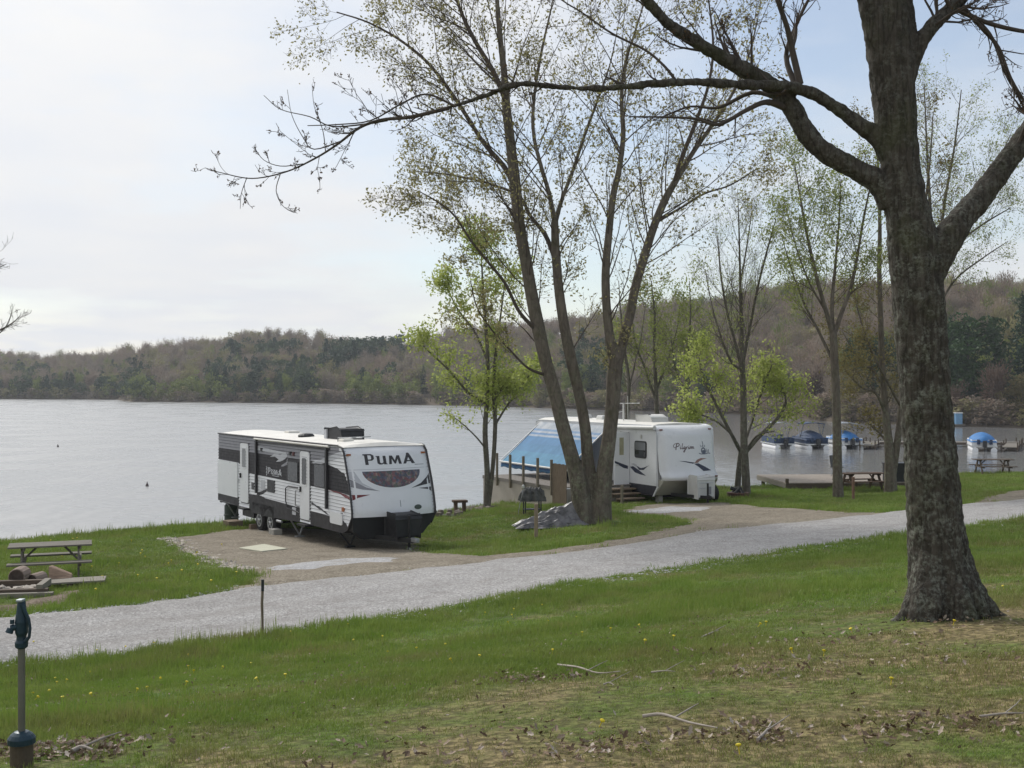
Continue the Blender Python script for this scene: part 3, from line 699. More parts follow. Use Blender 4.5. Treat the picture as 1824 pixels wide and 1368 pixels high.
cdec('front_stripe', [(0.02, 2.0), (.02, 1.78), (.35, 1.70), (.85, 1.64), (.45, 1.76)], m_grey)
cdec('front_stripe', [(0.02, 1.56), (.55, 1.555), (.2, 1.48), (.02, 1.40)], m_red)
cdec('front_stripe', [(.02, 2.2), (.02, 2.02), (.30, 1.84), (.72, 1.68), (.36, 1.88), (.18, 2.2)], m_lgrey, .003)
cdec('front_stripe', [(2.58, 2.06), (2.58, 1.78), (2.25, 1.74), (1.85, 1.68), (2.2, 1.80)], m_char)
cdec('front_stripe', [(2.58, 1.68), (2.1, 1.665), (2.4, 1.62), (2.58, 1.55)], m_char)
cdec('badge', [(2.0+.13*math.cos(k*.524), 1.14+.07*math.sin(k*.524)) for k in range(12)], M('badge_green', (.05, .07, .05), .4))
cdec('seam_mark', [(1.42, 1.36), (1.44, 1.36), (1.44, 1.18), (1.42, 1.18)], m_grey)
for x in (.10, 2.47): 
    p = capA(x, 2.66, .02); MB().box(p, (.13, .04, .05)).build('marker_light', m_amber, TA)
for x, fn in ((-.02, 0), (WA+.02, 1)):
    pts = [(x, y-.012, z) for y, z in FP]; MB().tube([(x, -.34, .62)]+pts[::-1], .028, 6).build('corner_trim', m_char, TA)
MB().tube([(-.02, .35, 2.905), (-.02, LA, 2.875)], .03, 6).build('roof_trim', m_char, TA)
# underbelly and front underside
ub = MB(); ub.prism([(-.57, .925), (-.29, .56), (0.02, .44), (LA-.05, .40), (LA-.05, .55), (.3, .6), (.3, .925)], .05, WA-.05, 'x')
ub.build('underbelly', m_black, TA)
MB().prism([(0, .925), (WA, .925), (WA-.06, .72), (WA-.38, .36), (.35, .30), (.03, .55)], -.25, -.57, 'y').build('front_apron', m_black, TA)
MB().box((WA/2, LA/2+.2, .34), (1.5, LA-1.0, .12)).build('chassis', m_black, TA)
# roof sheet
rf = MB()
for i in range(8):
    x0, x1 = WA*i/8, WA*(i+1)/8; h0, h1 = .10*math.sin(math.pi*i/8), .10*math.sin(math.pi*(i+1)/8)
    rf.add([(x0, .22, 2.895+h0*.8), (x1, .22, 2.895+h1*.8), (x1, LA, 2.87+h1), (x0, LA, 2.87+h0)], [(0, 1, 2, 3)])
    rf.add([(x0, .22, 2.895+h0*.8), (x1, .22, 2.895+h1*.8), (x1, .05, 2.86+h1*.1), (x0, .05, 2.86+h0*.1)], [(3, 2, 1, 0)])
rf.build('roof', m_roof, TA)
ac = MB().prism([(3.45, 2.95), (3.45, 3.26), (2.6, 3.32), (2.25, 3.24), (2.2, 2.95)], .95, 1.65, 'x'); ac = ac.build('air_conditioner', m_plast, TA, bevel=.05)
MB().prism([(3.47, 2.95), (3.47, 3.24), (3.3, 3.26), (3.3, 2.95)], .9, .948, 'x').build('grille', m_lgrey, ac)
MB().lathe([(.26, 0), (.26, .08), (.2, .13), (.02, .15)], 14, (.9, 4.9, 2.93)).build('roof_vent', m_plast, TA)
MB().box((1.5, 7.6, 2.99), (.4, .4, .1)).build('roof_vent', m_roof, TA, bevel=.02)
MB().box((.8, 1.6, 2.97), (.35, .35, .12)).build('roof_vent', m_roof, TA, bevel=.02)
ar = MB().tube([(.4, 1.3, 2.97), (.4, 1.3, 3.08), (.9, .7, 3.09)], .02, 6); ar.beam((.65, .9, 3.10), (1.2, .75, 3.12), .05, .03); ar.build('roof_antenna', m_steel, TA)
for z_ in (.3,): pass
# awning arms and roller on the visible side
for u in (6.86, 1.08):
    MB().beam((-.06, u, 1.04), (-.06, u, 2.82), .10, .07, (1, 0, 0)).build('awning_arm', m_plast, TA)
MB().tube([(-.07, .92, 2.85), (-.07, 7.02, 2.83)], .032, 10).build('awning_roller', m_roof, TA)
MB().tube([(-.05, 7.05, 2.74), (-.05, .9, 2.78)], .018, 6).build('awning_rail', m_char, TA)
# doors
def rrect(u0, u1, z0, z1, r=.08, n=3):
    out = []
    for cx, cz, a0 in ((u1-r, z0+r, -90), (u1-r, z1-r, 0), (u0+r, z1-r, 90), (u0+r, z0+r, 180)):
        for k in range(n+1):
            a = R(a0+90*k/n); out.append((cx+r*math.cos(a), cz+r*math.sin(a)))
    return out
def doorA(u0, u1, z0, z1, w0, w1, wz0, wz1):
    MB().prism(rrect(u0-.05, u1+.05, z0-.04, z1+.05, .12), -.022, .01, 'x').build('door_frame', m_char, TA)
    d = MB().prism(rrect(u0, u1, z0, z1, .1), -.045, .0, 'x').build('door', m_white, TA)
    MB().prism(rrect(w0-.05, w1+.05, wz0-.05, wz1+.05, .09), -.055, -.03, 'x').build('window_frame', m_siding, d)
    MB().prism(rrect(w0, w1, wz0, wz1, .07), -.06, -.03, 'x').build('window_pane', m_glassl if u0 > 5 else m_glass, d)
    MB().box((-.07, u1-.09, z0+.9), (.05, .05, .16)).build('handle', m_plast, d)
doorA(7.68, 8.46, .62, 2.63, 7.9, 8.24, 1.82, 2.45)
doorA(2.40, 3.12, .56, 2.62, 2.60, 2.94, 1.62, 2.42)
MB().tube([(-.03, 3.2, 1.45), (-.14, 3.25, 1.40), (-.14, 3.25, .95), (-.03, 3.2, .9)], .02, 6).build('grab_handle', m_steel, TA)
MB().tube([(-.04, 3.18, .72), (-.07, 4.1, .80), (-.07, 4.22, 1.0), (-.07, 4.22, 1.40), (-.07, 4.0, 1.48), (-.04, 3.3, 1.48)], .02, 6).build('grab_rail', m_char, TA)
def winA(u0, u1, z0, z1, mat=m_glass):
    f = MB().prism(rrect(u0-.03, u1+.03, z0-.03, z1+.03, .06), -.035, 0, 'x').build('window', m_plast, TA)
    MB().prism(rrect(u0, u1, z0, z1, .05), -.042, -.02, 'x').build('pane', mat, f)
winA(3.34, 4.12, 1.66, 2.24); winA(1.30, 2.02, 1.64, 2.28)
def panelA(name, u0, u1, z0, z1, mat, x=-.03, r=.04, par=TA):
    return MB().prism(rrect(u0, u1, z0, z1, r), x, .01, 'x').build(name, mat, par)
panelA('slide_out', 8.74, LA-.02, .95, 1.93, m_white, -.05, .02)
panelA('slide_out', 8.74, LA-.02, .72, .97, m_white, -.046, .02)
panelA('access_door', 5.27, 5.93, 1.16, 1.56, m_plast); panelA('vent_grille', 6.15, 6.5, 1.18, 1.5, m_lgrey)
panelA('outlet_cover', 7.15, 7.4, 1.12, 1.36, m_char); panelA('hatch', 0.0, .84, .66, 1.0, m_white, -.06, .06)
panelA('outlet_cover', 3.45, 3.75, .62, .85, m_lgrey, -.045)
for u, z, mm in ((6.45, 2.5, m_plast), (3.95, 2.5, m_plast), (3.68, 2.50, M('speaker_red', (.10, .03, .03))), (-.02, 1.12, m_amber), (.1, .95, m_plast)): panelA('marker_light' if mm is m_amber else 'speaker', u-.07, u+.07, z-.06, z+.06, mm, -.05, .03)
b = MB(); glyphs('AMUP', 0, 0, 0, 0, lambda p: None) if False else None
b = MB()
# the word on the side runs from the rear to the front: mirrored in u
tmp = []; glyphs('PUMA', 0, 1.74, .21, 1.22, lambda p: tmp.append(p))
for grp in ((0, 1, 2), (3,), (4,), (5, 6)):
    b = MB()
    for j in grp: b.decal([(5.90-q[0], q[1]) for q in tmp[j]], lambda u, z: lap(u, z, .009), .5, .1, 0, .46)
    b.build('letter', m_lgrey, TA)
deco('lettering_bar', [(6.02, 1.68), (5.96, 1.68), (5.96, 1.98), (6.02, 1.98)], m_lgrey, .009)
deco('lettering_bar', [(5.5, 1.70), (4.9, 1.70), (4.9, 1.715), (5.5, 1.715)], m_lgrey, .009)
# wheels
def wheel(parent, x, y, z, r, wd, dirx=-1, rimmat=None):
    prof_ = [(r*.55, -wd/2), (r*.92, -wd/2), (r, -wd/2+.03), (r, wd/2-.03), (r*.92, wd/2), (r*.55, wd/2)]
    wv = MB().lathe(prof_, 22, (x, y, z), 'x').build('wheel', m_tyre, parent)
    xo = x+dirx*wd/2
    rp = MB().lathe([(r*.62, -.05), (r*.62, .015), (r*.50, .015), (r*.48, -.05)], 18, (0, 0, 0), 'x')
    rp.f = [f for f in rp.f if len(f) == 4]; rp.sm = rp.sm[:len(rp.f)]
    rp.lathe([(.07, -.05), (.07, .02), (.03, .035)], 12, (0, 0, 0), 'x')
    for k in range(5):
        a = 2*math.pi*k/5+.3; rp.beam((-.005, math.cos(a)*.05, math.sin(a)*.05), (-.005, math.cos(a)*r*.52, math.sin(a)*r*.52), .03, .06, (1, 0, 0))
    rp.v = [(xo+dirx*vx, y+vy, z+vz) for vx, vy, vz in rp.v]; rr = rp.build('rim', rimmat or m_rim, wv)
for c in wheels:
    wheel(TA, .16, c, .14, .36, .24); wheel(TA, WA-.16, c, .14, .36, .24, 1)
MB().tube([(.2, 5.82, .14), (WA-.2, 5.82, .14)], .04, 8).build('axle', m_black, TA); MB().tube([(.2, 6.82, .14), (WA-.2, 6.82, .14)], .04, 8).build('axle', m_black, TA)
# dark wells above the wheels, tongue, cover, jacks, steps
MB().box((.2, 6.32, .52), (.46, 1.98, .36)).build('wheel_well', m_black, TA)
for s in (-1, 1): MB().beam((1.3+s*.75, -.2, .36), (1.3, -1.75, .33), .08, .13).build('tongue_beam', m_black, TA)
MB().box((1.3, -1.85, .36), (.12, .32, .12)).build('coupler', m_steel, TA, bevel=.02)
MB().prism([(-.66, .38), (-.66, .98), (-.78, 1.03), (-1.28, 1.0), (-1.36, .92), (-1.36, .38)], .98, 1.72, 'x').build('gas_bottle_cover', m_plast, TA, bevel=.05)
jk = MB().tube([(1.3, -1.5, .0), (1.3, -1.5, 1.0)], .04, 10); jk.build('tongue_jack', m_black, TA)
MB().lathe([(.03, -.03), (.11, -.03), (.11, .03), (.03, .03)], 14, (1.3, -1.5, .02), 'x').build('jack_wheel', m_steel, TA)
MB().box((1.3, -1.5, -.1), (.3, .3, .16)).build('jack_block', m_black, TA)
for x, y, zz_ in ((.3, .25, .02), (2.3, .25, .0), (.35, 4.1, -.12), (.4, LA-.6, -.12), (2.2, LA-.6, -.12)):
    j_ = MB().beam((x-.3, y, .42), (x, y, zz_+.03), .05, .04); j_.beam((x+.2, y, .42), (x, y, zz_+.03), .05, .04); j_.box((x, y, zz_), (.26, .2, .04)); j_.build('stabiliser_jack', m_black if y < 4 else m_steel, TA)
MB().box((-.02, 2.75, .40), (.3, .62, .06)).build('entry_step', m_black, TA); MB().box((-.02, 8.05, .42), (.3, .62, .06)).build('entry_step', m_black, TA)
MB().box((WA/2, LA+.12, .42), (2.4, .1, .12)).build('bumper', m_black, TA)
MB().tube([(.3, LA+.1, .30), (1.1, LA+.1, .30)], .05, 8).build('sewer_pipe', m_steel, TA)
MB().box((.25, 8.0, .28), (.35, 1.1, .3)).build('holding_tank', m_black, TA)
MB().tube([(-.05, 4.6, .30), (-.05, 5.0, .30)], .04, 8).build('gas_pipe', m_steel, TA)

def A2w(x, y): 
    c, s = math.cos(thA), math.sin(thA); return (OA.x+x*c-y*s, OA.y+x*s+y*c)
# blocks under and round the trailer
def place_box(name, label, cat, x, y, dims, mat, rz=0, group=None, sink=.02, bevel=.01):
    z = gz(x, y); o = MB().box((0, 0, dims[2]/2-sink), dims).build(name, mat, None, (x, y, z), rz, bevel)
    return tag(o, label, cat, group)
x, y = A2w(-.02, 5.22); place_box('concrete_block', 'grey concrete block chocking the front wheel of the trailer', 'block', x, y, (.3, .42, .22), m_concrete, thA, 'chock blocks')
x, y = A2w(.05, 7.35); place_box('wood_block', 'wooden block behind the rear wheel of the trailer', 'block', x, y, (.3, .2, .2), wood('old_block', (.17, .13, .09)), thA, 'chock blocks')
x, y = A2w(-.25, 6.35); place_box('wood_board', 'pale flat board lying by the trailer wheels', 'board', x, y, (.5, .22, .04), m_concrete, thA)
x, y = A2w(-.25, 8.6); place_box('wood_step', 'low wooden step below the rear trailer door', 'step', x, y, (.5, .6, .24), wood('old_block', (.17, .13, .09)), thA)
x, y = A2w(.35, LA-.35)
z = gz(x, y)
bl = MB().lathe([(.22, 0), (.25, .03), (.25, .28), (.27, .3), (.27, .34), (.25, .36), (.25, .66), (.2, .7), (.05, .71)], 18).build('barrel', M('barrel_green', (.03, .045, .035), .5, 0, .3), None, (x, y, z-.02)); tag(bl, 'dark green barrel standing under the rear of the black and white trailer', 'barrel')
pm_ = onground([(425, 979), (470, 972), (512, 980), (466, 985)])
P_ = [(p[0], p[1]) for p in pm_]
cx, cy = sum(p[0] for p in P_)/4, sum(p[1] for p in P_)/4; cz = gz(cx, cy)
sl_ = MB(); zs_ = [gz(p[0], p[1])-cz+.05 for p in P_]
sl_.add([(p[0]-cx, p[1]-cy, zs_[i]) for i, p in enumerate(P_)]+[(p[0]-cx, p[1]-cy, zs_[i]-.12) for i, p in enumerate(P_)], [(3, 2, 1, 0), (4, 5, 6, 7), (0, 1, 5, 4), (1, 2, 6, 5), (2, 3, 7, 6), (3, 0, 4, 7)])
tag(sl_.build('concrete_slab', M('pale_slab', (.50, .49, .38), .9, 0, .12, 3), None, (cx, cy, cz)), 'pale yellowish square slab lying flat in the tan gravel beside the trailer', 'slab')

# ================================================================ white trailer with awning
thB = R(27); OB = Vector((5.68, 45.7, 2.3)); WB, LB = 2.68, 10.0
TB = root('travel_trailer', 'white travel trailer with a blue striped awning parked behind the forked tree', 'trailer', OB, thB, 'travel trailers by the lake')
m_navy = M('navy_vinyl', (.035, .042, .075), .4); m_copper = M('copper_vinyl', (.30, .17, .14), .4)
FPB = [(.5, 2.98), (.22, 2.95), (.06, 2.84), (-.04, 2.62), (-.14, 2.0), (-.22, 1.35), (-.27, 1.12), (-.40, 1.06), (-.42, .95), (-.34, .86)]
def capB(x, z, off=0.0):
    y = interp_prof(z, FPB); b = .22*(1-(2*x/WB-1)**2)*min(1, max(0, (2.99-z)*3))
    e = .16*(max(0, abs(2*x/WB-1)-.82)/.18)**2
    return (x, y-b+e-.012-off, z)
pb = [(LB, .6), (LB, 2.86), (9.7, 2.94), (.5, 2.97), (.25, 2.94), (.10, 2.84), (.06, 2.62), (.02, .62)]
MB().prism(pb, 0, WB, 'x').build('body', m_white, TB, bevel=.03)
cb_ = MB().decal([(0, .86), (WB, .86), (WB, 2.975), (0, 2.975)], lambda x, z: capB(x, z), .134, .08, 0, .86).build('front_cap', m_white, TB)
bm = bmesh.new(); bm.from_mesh(cb_.data); bmesh.ops.remove_doubles(bm, verts=bm.verts, dist=.004); bm.to_mesh(cb_.data); bm.free(); cb_.data.polygons.foreach_set('use_smooth', [True]*len(cb_.data.polygons))
def bdec(name, poly, mat, o=.005): return MB().decal(poly, lambda x, z: capB(x, z, o), .1, .08, 0, .86).build(name, mat, cb_)
def ribbon(pts, w0, w1=None):
    """2-D stroke as a polygon"""
    w1 = w0 if w1 is None else w1; n = len(pts); Lp, Rp = [], []
    for i, p in enumerate(pts):
        a, b = pts[max(i-1, 0)], pts[min(i+1, n-1)]; dx, dy = b[0]-a[0], b[1]-a[1]; L = math.hypot(dx, dy) or 1
        w_ = (w0+(w1-w0)*i/(n-1))/2; Lp.append((p[0]-dy/L*w_, p[1]+dx/L*w_)); Rp.append((p[0]+dy/L*w_, p[1]-dx/L*w_))
    return Lp+Rp[::-1]
def strokes(lst, x0, z0, k, kz, fn, mat, name, par, o=.006):
    b = MB()
    for i, (pts, wd) in enumerate(lst):
        for (p, q) in zip(pts[:-1], pts[1:]):
            b.decal(ribbon([(x0+p[0]*k, z0+p[1]*kz), (x0+q[0]*k, z0+q[1]*kz)], wd), lambda x, z, i=i: fn(x, z, o+.0008*i), .1, .08, 0, .86)
    return b.build(name, mat, par)
script = [([(.6, 1.35), (.2, 1.2), (0, .85), (.15, .55), (.45, .55)], .02), ([(.75, 1.3), (.6, .8), (.45, .1)], .035), ([(.6, 1.3), (1.1, 1.4), (1.3, 1.15), (1.1, .85), (.7, .75)], .03),
          ([(1.45, .75), (1.4, .35), (1.5, .25), (1.65, .4)], .026), ([(1.5, .95), (1.53, .9)], .03), ([(2.0, 1.35), (1.85, .9), (1.78, .4), (1.9, .25), (2.05, .4)], .024),
          ([(2.45, .7), (2.2, .65), (2.1, .4), (2.25, .25), (2.45, .45), (2.5, .7), (2.4, 0), (2.2, -.35), (2.0, -.3), (2.2, -.05), (2.7, .35)], .026),
          ([(2.75, .7), (2.7, .25)], .028), ([(2.75, .5), (2.95, .72), (3.1, .65)], .02), ([(3.2, .7), (3.17, .3), (3.3, .25), (3.4, .4)], .026), ([(3.27, .95), (3.3, .9)], .03),
          ([(3.55, .7), (3.5, .25)], .028), ([(3.52, .5), (3.7, .72), (3.82, .6), (3.78, .25)], .024), ([(3.8, .5), (3.98, .72), (4.08, .6), (4.04, .25)], .024), ([(4.06, .5), (4.24, .72), (4.36, .6), (4.32, .3), (4.5, .3)], .024)]
strokes(script, .54, 2.02, .205, .20, capB, M('script_ink', (.10, .055, .06), .5), 'lettering', cb_)
ship = [([(0, .25), (.4, .12), (1.6, .08), (2.4, .2), (3.0, .14)], .03), ([(.75, .3), (.7, .75), (1.0, 1.0), (1.45, .95), (1.7, .6), (1.75, .3)], .05), ([(.9, .45), (1.6, .45)], .12), ([(.85, .3), (1.7, .3)], .10),
        ([(1.2, .9), (1.15, 1.5)], .025), ([(.8, 1.25), (1.25, 1.35)], .03), ([(1.2, 1.5), (1.05, 2.0)], .03), ([(1.55, 1.1), (1.65, 1.45)], .025), ([(.6, 1.15), (.45, 1.5)], .02), ([(2.45, .3), (2.4, .6), (2.6, .7)], .04), ([(2.1, .3), (1.9, .9)], .02)]
strokes(ship, 1.68, 1.83, .205, .26, capB, M('ship_ink', (.13, .15, .20), .5), 'ship_emblem', cb_)
bdec('swoosh', [(.70, 1.615), (1.0, 1.60), (1.46, 1.53), (1.36, 1.49), (1.0, 1.565)], m_navy)
bdec('swoosh', [(1.40, 1.49), (1.62, 1.50), (1.95, 1.36), (2.28, 1.20), (1.84, 1.19), (1.62, 1.36)], m_navy)
bdec('swoosh', [(1.42, 1.515), (1.56, 1.64), (1.76, 1.70), (2.1, 1.68), (1.86, 1.64), (1.68, 1.585), (1.6, 1.515)], m_copper)
bdec('seam_line', [(.75, 1.13), (2.35, 1.13), (2.35, 1.142), (.75, 1.142)], m_lgrey)
for x, z in ((.16, 2.82), (2.46, 2.82), (2.42, .98)): p = capB(x, z, .015); MB().box(p, (.12, .04, .05)).build('marker_light', M('lens_red', (.16, .03, .02), .3), TB)
MB().tube([(-.015, .05, .62), (-.015, .05, 2.7), (-.015, .3, 2.93)], .02, 6).build('corner_trim', m_lgrey, TB)
# belly
MB().prism([(-.33, .87), (-.30, .80), (.25, .25), (.9, .22), (LB, .3), (LB, .6), (.05, .64), (.03, .87)], .04, WB-.04, 'x').build('belly', m_beige, TB, bevel=.02)
MB().prism([(.02, .62), (.06, .60), (.36, .20), (.30, .20), (-.02, .6)], -.012, .05, 'x').build('belly_trim', m_white, TB)
MB().prism([(.30, .24), (LB, .28), (LB, .62), (.08, .62)], -.004, .05, 'x').build('skirt_panel', M('dark_skirt', (.035, .035, .045), .5), TB)
MB().box((WB/2, LB/2, .2), (1.8, LB-1.2, .16)).build('chassis', m_black, TB)
for c in (5.6, 6.5): wheel(TB, .18, c, .12, .34, .22); wheel(TB, WB-.18, c, .12, .34, .22, 1)
MB().prism(rrect(.3, WB-.3, .45, LB-.3, .2), 2.93, 3.0, 'z') 
rb = MB(); rb.prism([(0.02, 2.95), (WB-.02, 2.95), (WB-.4, 3.03), (WB/2, 3.06), (.4, 3.03)], .55, LB-.1, 'y'); rb.build('roof', m_roof, TB)
m_acw = M('white_plastic', (.62, .62, .60), .5, 0, .08)
ac = MB().prism([(3.05, 3.0), (3.05, 3.30), (2.2, 3.32), (1.92, 3.22), (1.85, 3.0)], 1.0, 1.75, 'x').build('air_conditioner', m_acw, TB, bevel=.06)
for y_ in (6.0, 7.6): MB().box((1.2, y_, 3.12), (.5, .6, .2), taper=.8).build('roof_vent', m_acw, TB, bevel=.04)
an = MB().tube([(1.15, 4.3, 3.0), (1.15, 4.3, 3.75)], .035, 6); an.tube([(.35, 4.3, 3.78), (1.95, 4.3, 3.78)], .018, 6); an.tube([(1.32, 4.2, 3.0), (1.3, 4.2, 4.1)], .012, 5)
for k in range(6): an.tube([(.45+k*.28, 4.1, 3.78), (.45+k*.28, 4.5, 3.78)], .010, 4)
an.tube([(.4, 4.5, 3.0), (.9, 4.3, 3.4), (1.15, 4.3, 3.45)], .012, 5)
an.build('tv_antenna', m_acw, TB)
# side: window, door opening with open door leaf, hatch, swooshes
sB = lambda u, z, o=0.0: (-.004-o, u, z)
def sdec(name, poly, mat, o=.003): return MB().decal(poly, lambda u, z: sB(u, z, o), 1.5, .5).build(name, mat, TB)
f = MB().prism(rrect(.78, 1.62, 1.66, 2.34, .1), -.03, .01, 'x').build('window', m_plast, TB)
MB().prism(rrect(.83, 1.57, 1.98, 2.29, .07), -.036, -.02, 'x').build('pane', m_glassl, f); MB().prism(rrect(.83, 1.57, 1.71, 1.965, .07), -.036, -.02, 'x').build('pane', m_glass, f)
sdec('swoosh', [(1.98, 1.26), (1.75, 1.30), (1.3, 1.16), (.82, .98), (1.2, 1.0), (1.62, 1.06)], m_navy)
sdec('swoosh', [(1.55, 1.34), (1.2, 1.26), (.95, 1.30), (.55, 1.42), (.75, 1.34), (.98, 1.20), (1.3, 1.18)], m_navy)
sdec('swoosh', [(1.95, 1.38), (1.7, 1.42), (1.45, 1.36), (1.6, 1.30), (1.75, 1.36)], m_lgrey)
MB().prism(rrect(.0+.03, .42, .72, 1.72, .04), -.02, .01, 'x').build('hatch', m_white, TB)
MB().box((-.03, 1.15, 2.52), (.05, .08, .14)).build('porch_light', m_acw, TB)
MB().prism(rrect(2.05, 2.78, .52, 2.66, .08), -.012, .012, 'x').build('doorway', M('dim_interior', (.10, .09, .08), .8), TB)
leaf = MB().prism([(-.03-.0, .50), (-.74, .50), (-.74, 2.6), (-.66, 2.68), (-.10, 2.68), (-.03, 2.6)], 2.0, 2.045, 'y').build('door', m_white, TB)
MB().prism([(-.30, 1.75), (-.50, 1.75), (-.50, 2.45), (-.30, 2.45)], 1.992, 2.053, 'y').build('window_pane', M('amber_curtain', (.38, .36, .24), .3), leaf)
MB().prism([(-.1, 1.30), (-.72, 1.52), (-.72, 1.44), (-.3, 1.22), (-.1, 1.18)], 1.994, 2.0, 'y').build('swoosh', m_navy, leaf)
MB().box((-.62, 1.99, 1.35), (.1, .06, .06)).build('handle', m_acw, leaf)
for u0, u1 in ((3.1, 4.0), (5.2, 6.3), (8.2, 9.2)):
    f = MB().prism(rrect(u0, u1, 1.7, 2.4, .08), -.03, .01, 'x').build('window', m_plast, TB); MB().prism(rrect(u0+.05, u1-.05, 1.75, 2.35, .06), -.036, -.02, 'x').build('pane', m_glass, f)
MB().tube([(-.10, .08, 2.90), (-.10, 3.3, 2.82)], .085, 12).build('awning_roller', m_acw, TB)
# tongue, bottle cover, spare wheel
for s in (-1, 1): MB().beam((WB/2+s*.7, 0, .28), (WB/2, -1.6, .26), .08, .12).build('tongue_beam', m_black, TB)
gc = MB().prism([(-.60, .22), (-.60, .98), (-.70, 1.05), (-1.15, 1.03), (-1.22, .95), (-1.22, .22)], 1.02, 1.78, 'x').build('gas_bottle_cover', m_acw, TB, bevel=.05)
MB().box((1.4, -1.235, .6), (.62, .02, .02)).build('cover_groove', m_lgrey, gc); MB().box((1.4, -1.235, .8), (.62, .02, .02)).build('cover_groove', m_lgrey, gc); MB().box((1.58, -1.24, .5), (.10, .02, .3)).build('cover_groove', m_grey, gc)
MB().tube([(1.34, -1.42, -.05), (1.34, -1.42, .8)], .04, 8).build('tongue_jack', m_black, TB)
sw = MB().lathe([(.19, -.1), (.31, -.1), (.34, -.07), (.34, .07), (.31, .1), (.19, .1)], 20, (2.15, -.62, .32), 'x').build('spare_wheel', m_tyre, TB)
MB().lathe([(.2, -.02), (.18, .02), (.05, .03), (.01, .03)], 14, (2.03, -.62, .32), 'x').build('rim', m_rim, sw)
for x_ in (.4, 2.2): MB().box((x_, .5, .08), (.2, .2, .3)).build('stabiliser_jack', m_concrete, TB)
# awning: striped cloth sloping from the roof edge
t = NT('awning_cloth'); tx = t.n('ShaderNodeTexCoord'); sp_ = t.n('ShaderNodeSeparateXYZ'); t.l(tx.outputs['UV'], sp_.inputs[0])
cst = t.ramp(sp_.outputs['Y'], [(0, (.60, .62, .64)), (.14, (.30, .42, .60)), (.18, (.60, .63, .67)), (.22, (.22, .36, .58)), (.26, (.55, .6, .66)), (.30, (.16, .33, .56)), (.45, (.15, .32, .52)), (.62, (.16, .37, .55)), (.86, (.16, .38, .55)), (.90, (.05, .11, .24)), (.96, (.09, .22, .40))], 'CONSTANT')
cst = t.mix(t.ramp(t.noise(t.coord('Object'), 2.2, 5, .7), [(.35, .0), (.7, .5)]), cst, (.10, .20, .32))
t.out(cst, .75, None, 0, .2)
trn = t.n('ShaderNodeBsdfTranslucent'); t.l(cst, trn.inputs['Color']); ms_ = t.n('ShaderNodeMixShader'); ms_.inputs[0].default_value = .25
t.l(t.b.outputs[0], ms_.inputs[1]); t.l(trn.outputs[0], ms_.inputs[2]); t.l(ms_.outputs[0], t.t.nodes['Material Output'].inputs['Surface'])
nu, nv = 40, 16; V = []; UV = []
for j in range(nv+1):
    for i_ in range(nu+1):
        s_ = j/nv; u = 3.5+i_/nu*6.0; g_ = .05*math.sin(math.pi*s_)+.015*math.sin(i_*.9+s_*3)*s_
        u += .0
        if s_ < .9: x_, z_ = -.04-2.05*s_/.9, 2.86-1.76*(s_/.9)-g_
        else: x_, z_ = -2.09-.02*(s_-.9)*10, 1.10-(s_-.9)*2.4-.02*math.sin(i_*1.3)
        V.append((x_, u, z_)); UV.append((i_/nu, s_))
idx = np.arange((nu+1)*(nv+1)).reshape(nv+1, nu+1); Fq = np.stack([idx[:-1, :-1], idx[:-1, 1:], idx[1:, 1:], idx[1:, :-1]], -1).reshape(-1, 4)
aw = np_mesh('awning', np.array(V), [Fq], t.m, TB, True); uvl = aw.data.uv_layers.new(name='UVMap')
vi = np.zeros(len(aw.data.loops), np.int32); aw.data.loops.foreach_get('vertex_index', vi); uvl.data.foreach_set('uv', np.array(UV, np.float32)[vi].ravel())
sm = aw.modifiers.new('thickness', 'SOLIDIFY'); sm.thickness = .006
MB().tube([(-2.12, 3.45, 1.09), (-2.12, 9.55, 1.09)], .045, 8).build('awning_roller', m_acw, TB)
for u in (3.5, 9.5): MB().beam((-.03, u, .9), (-2.1, u, 1.07), .04, .05).build('awning_arm', m_acw, TB); MB().beam((-.04, u, 2.84), (-2.1, u, 1.15), .035, .04).build('awning_arm', m_acw, TB)

def B2w(x, y):
    c, s = math.cos(thB), math.sin(thB); return (OB.x+x*c-y*s, OB.y+x*s+y*c)
# ---- deck beside it (local frame of the trailer)
m_deck = wood('deck_wood', (.21, .19, .17), (12, 1.2, 12)); m_post = wood('post_wood', (.20, .17, .13), (10, 10, 1.2)); m_lathw = wood('brown_board', (.19, .145, .105), (10, 10, 1))
m_ply = M('skirt_board', (.37, .33, .285), .85, 0, .14, 1.2)
DK = root('deck', 'raised wooden deck with bare rail posts beside the white trailer', 'deck', OB, thB)
fz = .56
fl = MB()
for k in range(22):
    x0 = -3.32+k*.15; fl.box((x0+.07, 5.3, fz-.02), (.14, 6.9, .04))
fl.build('deck_floor', m_deck, DK)
sk_ = MB(); sk_.box((-3.34, 5.3, fz-.80), (.03, 6.86, 1.48)); sk_.box((-1.7, 1.87, fz-.62), (3.2, .03, 1.1)); sk_.box((-1.7, 8.74, fz-.9), (3.2, .03, 1.7)); sk_.build('skirting', m_ply, DK)
MB().box((-3.365, 5.3, fz-.06), (.03, 6.92, .14)).build('rim_board', m_deck, DK)
for u in (2.35, 3.5, 4.75, 5.95, 7.2):
    MB().box((-3.43, u, fz+.37), (.09, .09, 1.40)).build('rail_post', m_post, DK, bevel=.006)
gp = MB()
for k in range(7): gp.box((-3.42, 1.25+k*.16, fz+.12), (.03, .145, 1.62+.03*(k % 2)))
gp.build('board_gate', m_lathw, DK)
st = MB()
for k in range(4): st.box((-.62, 1.62-k*.32, fz-.14-.16*k), (1.15, .34, .05))
for k in range(4): st.box((-.62, 1.77-k*.32, fz-.22-.16*k), (1.15, .03, .14))
st.build('steps', m_lathw, DK)
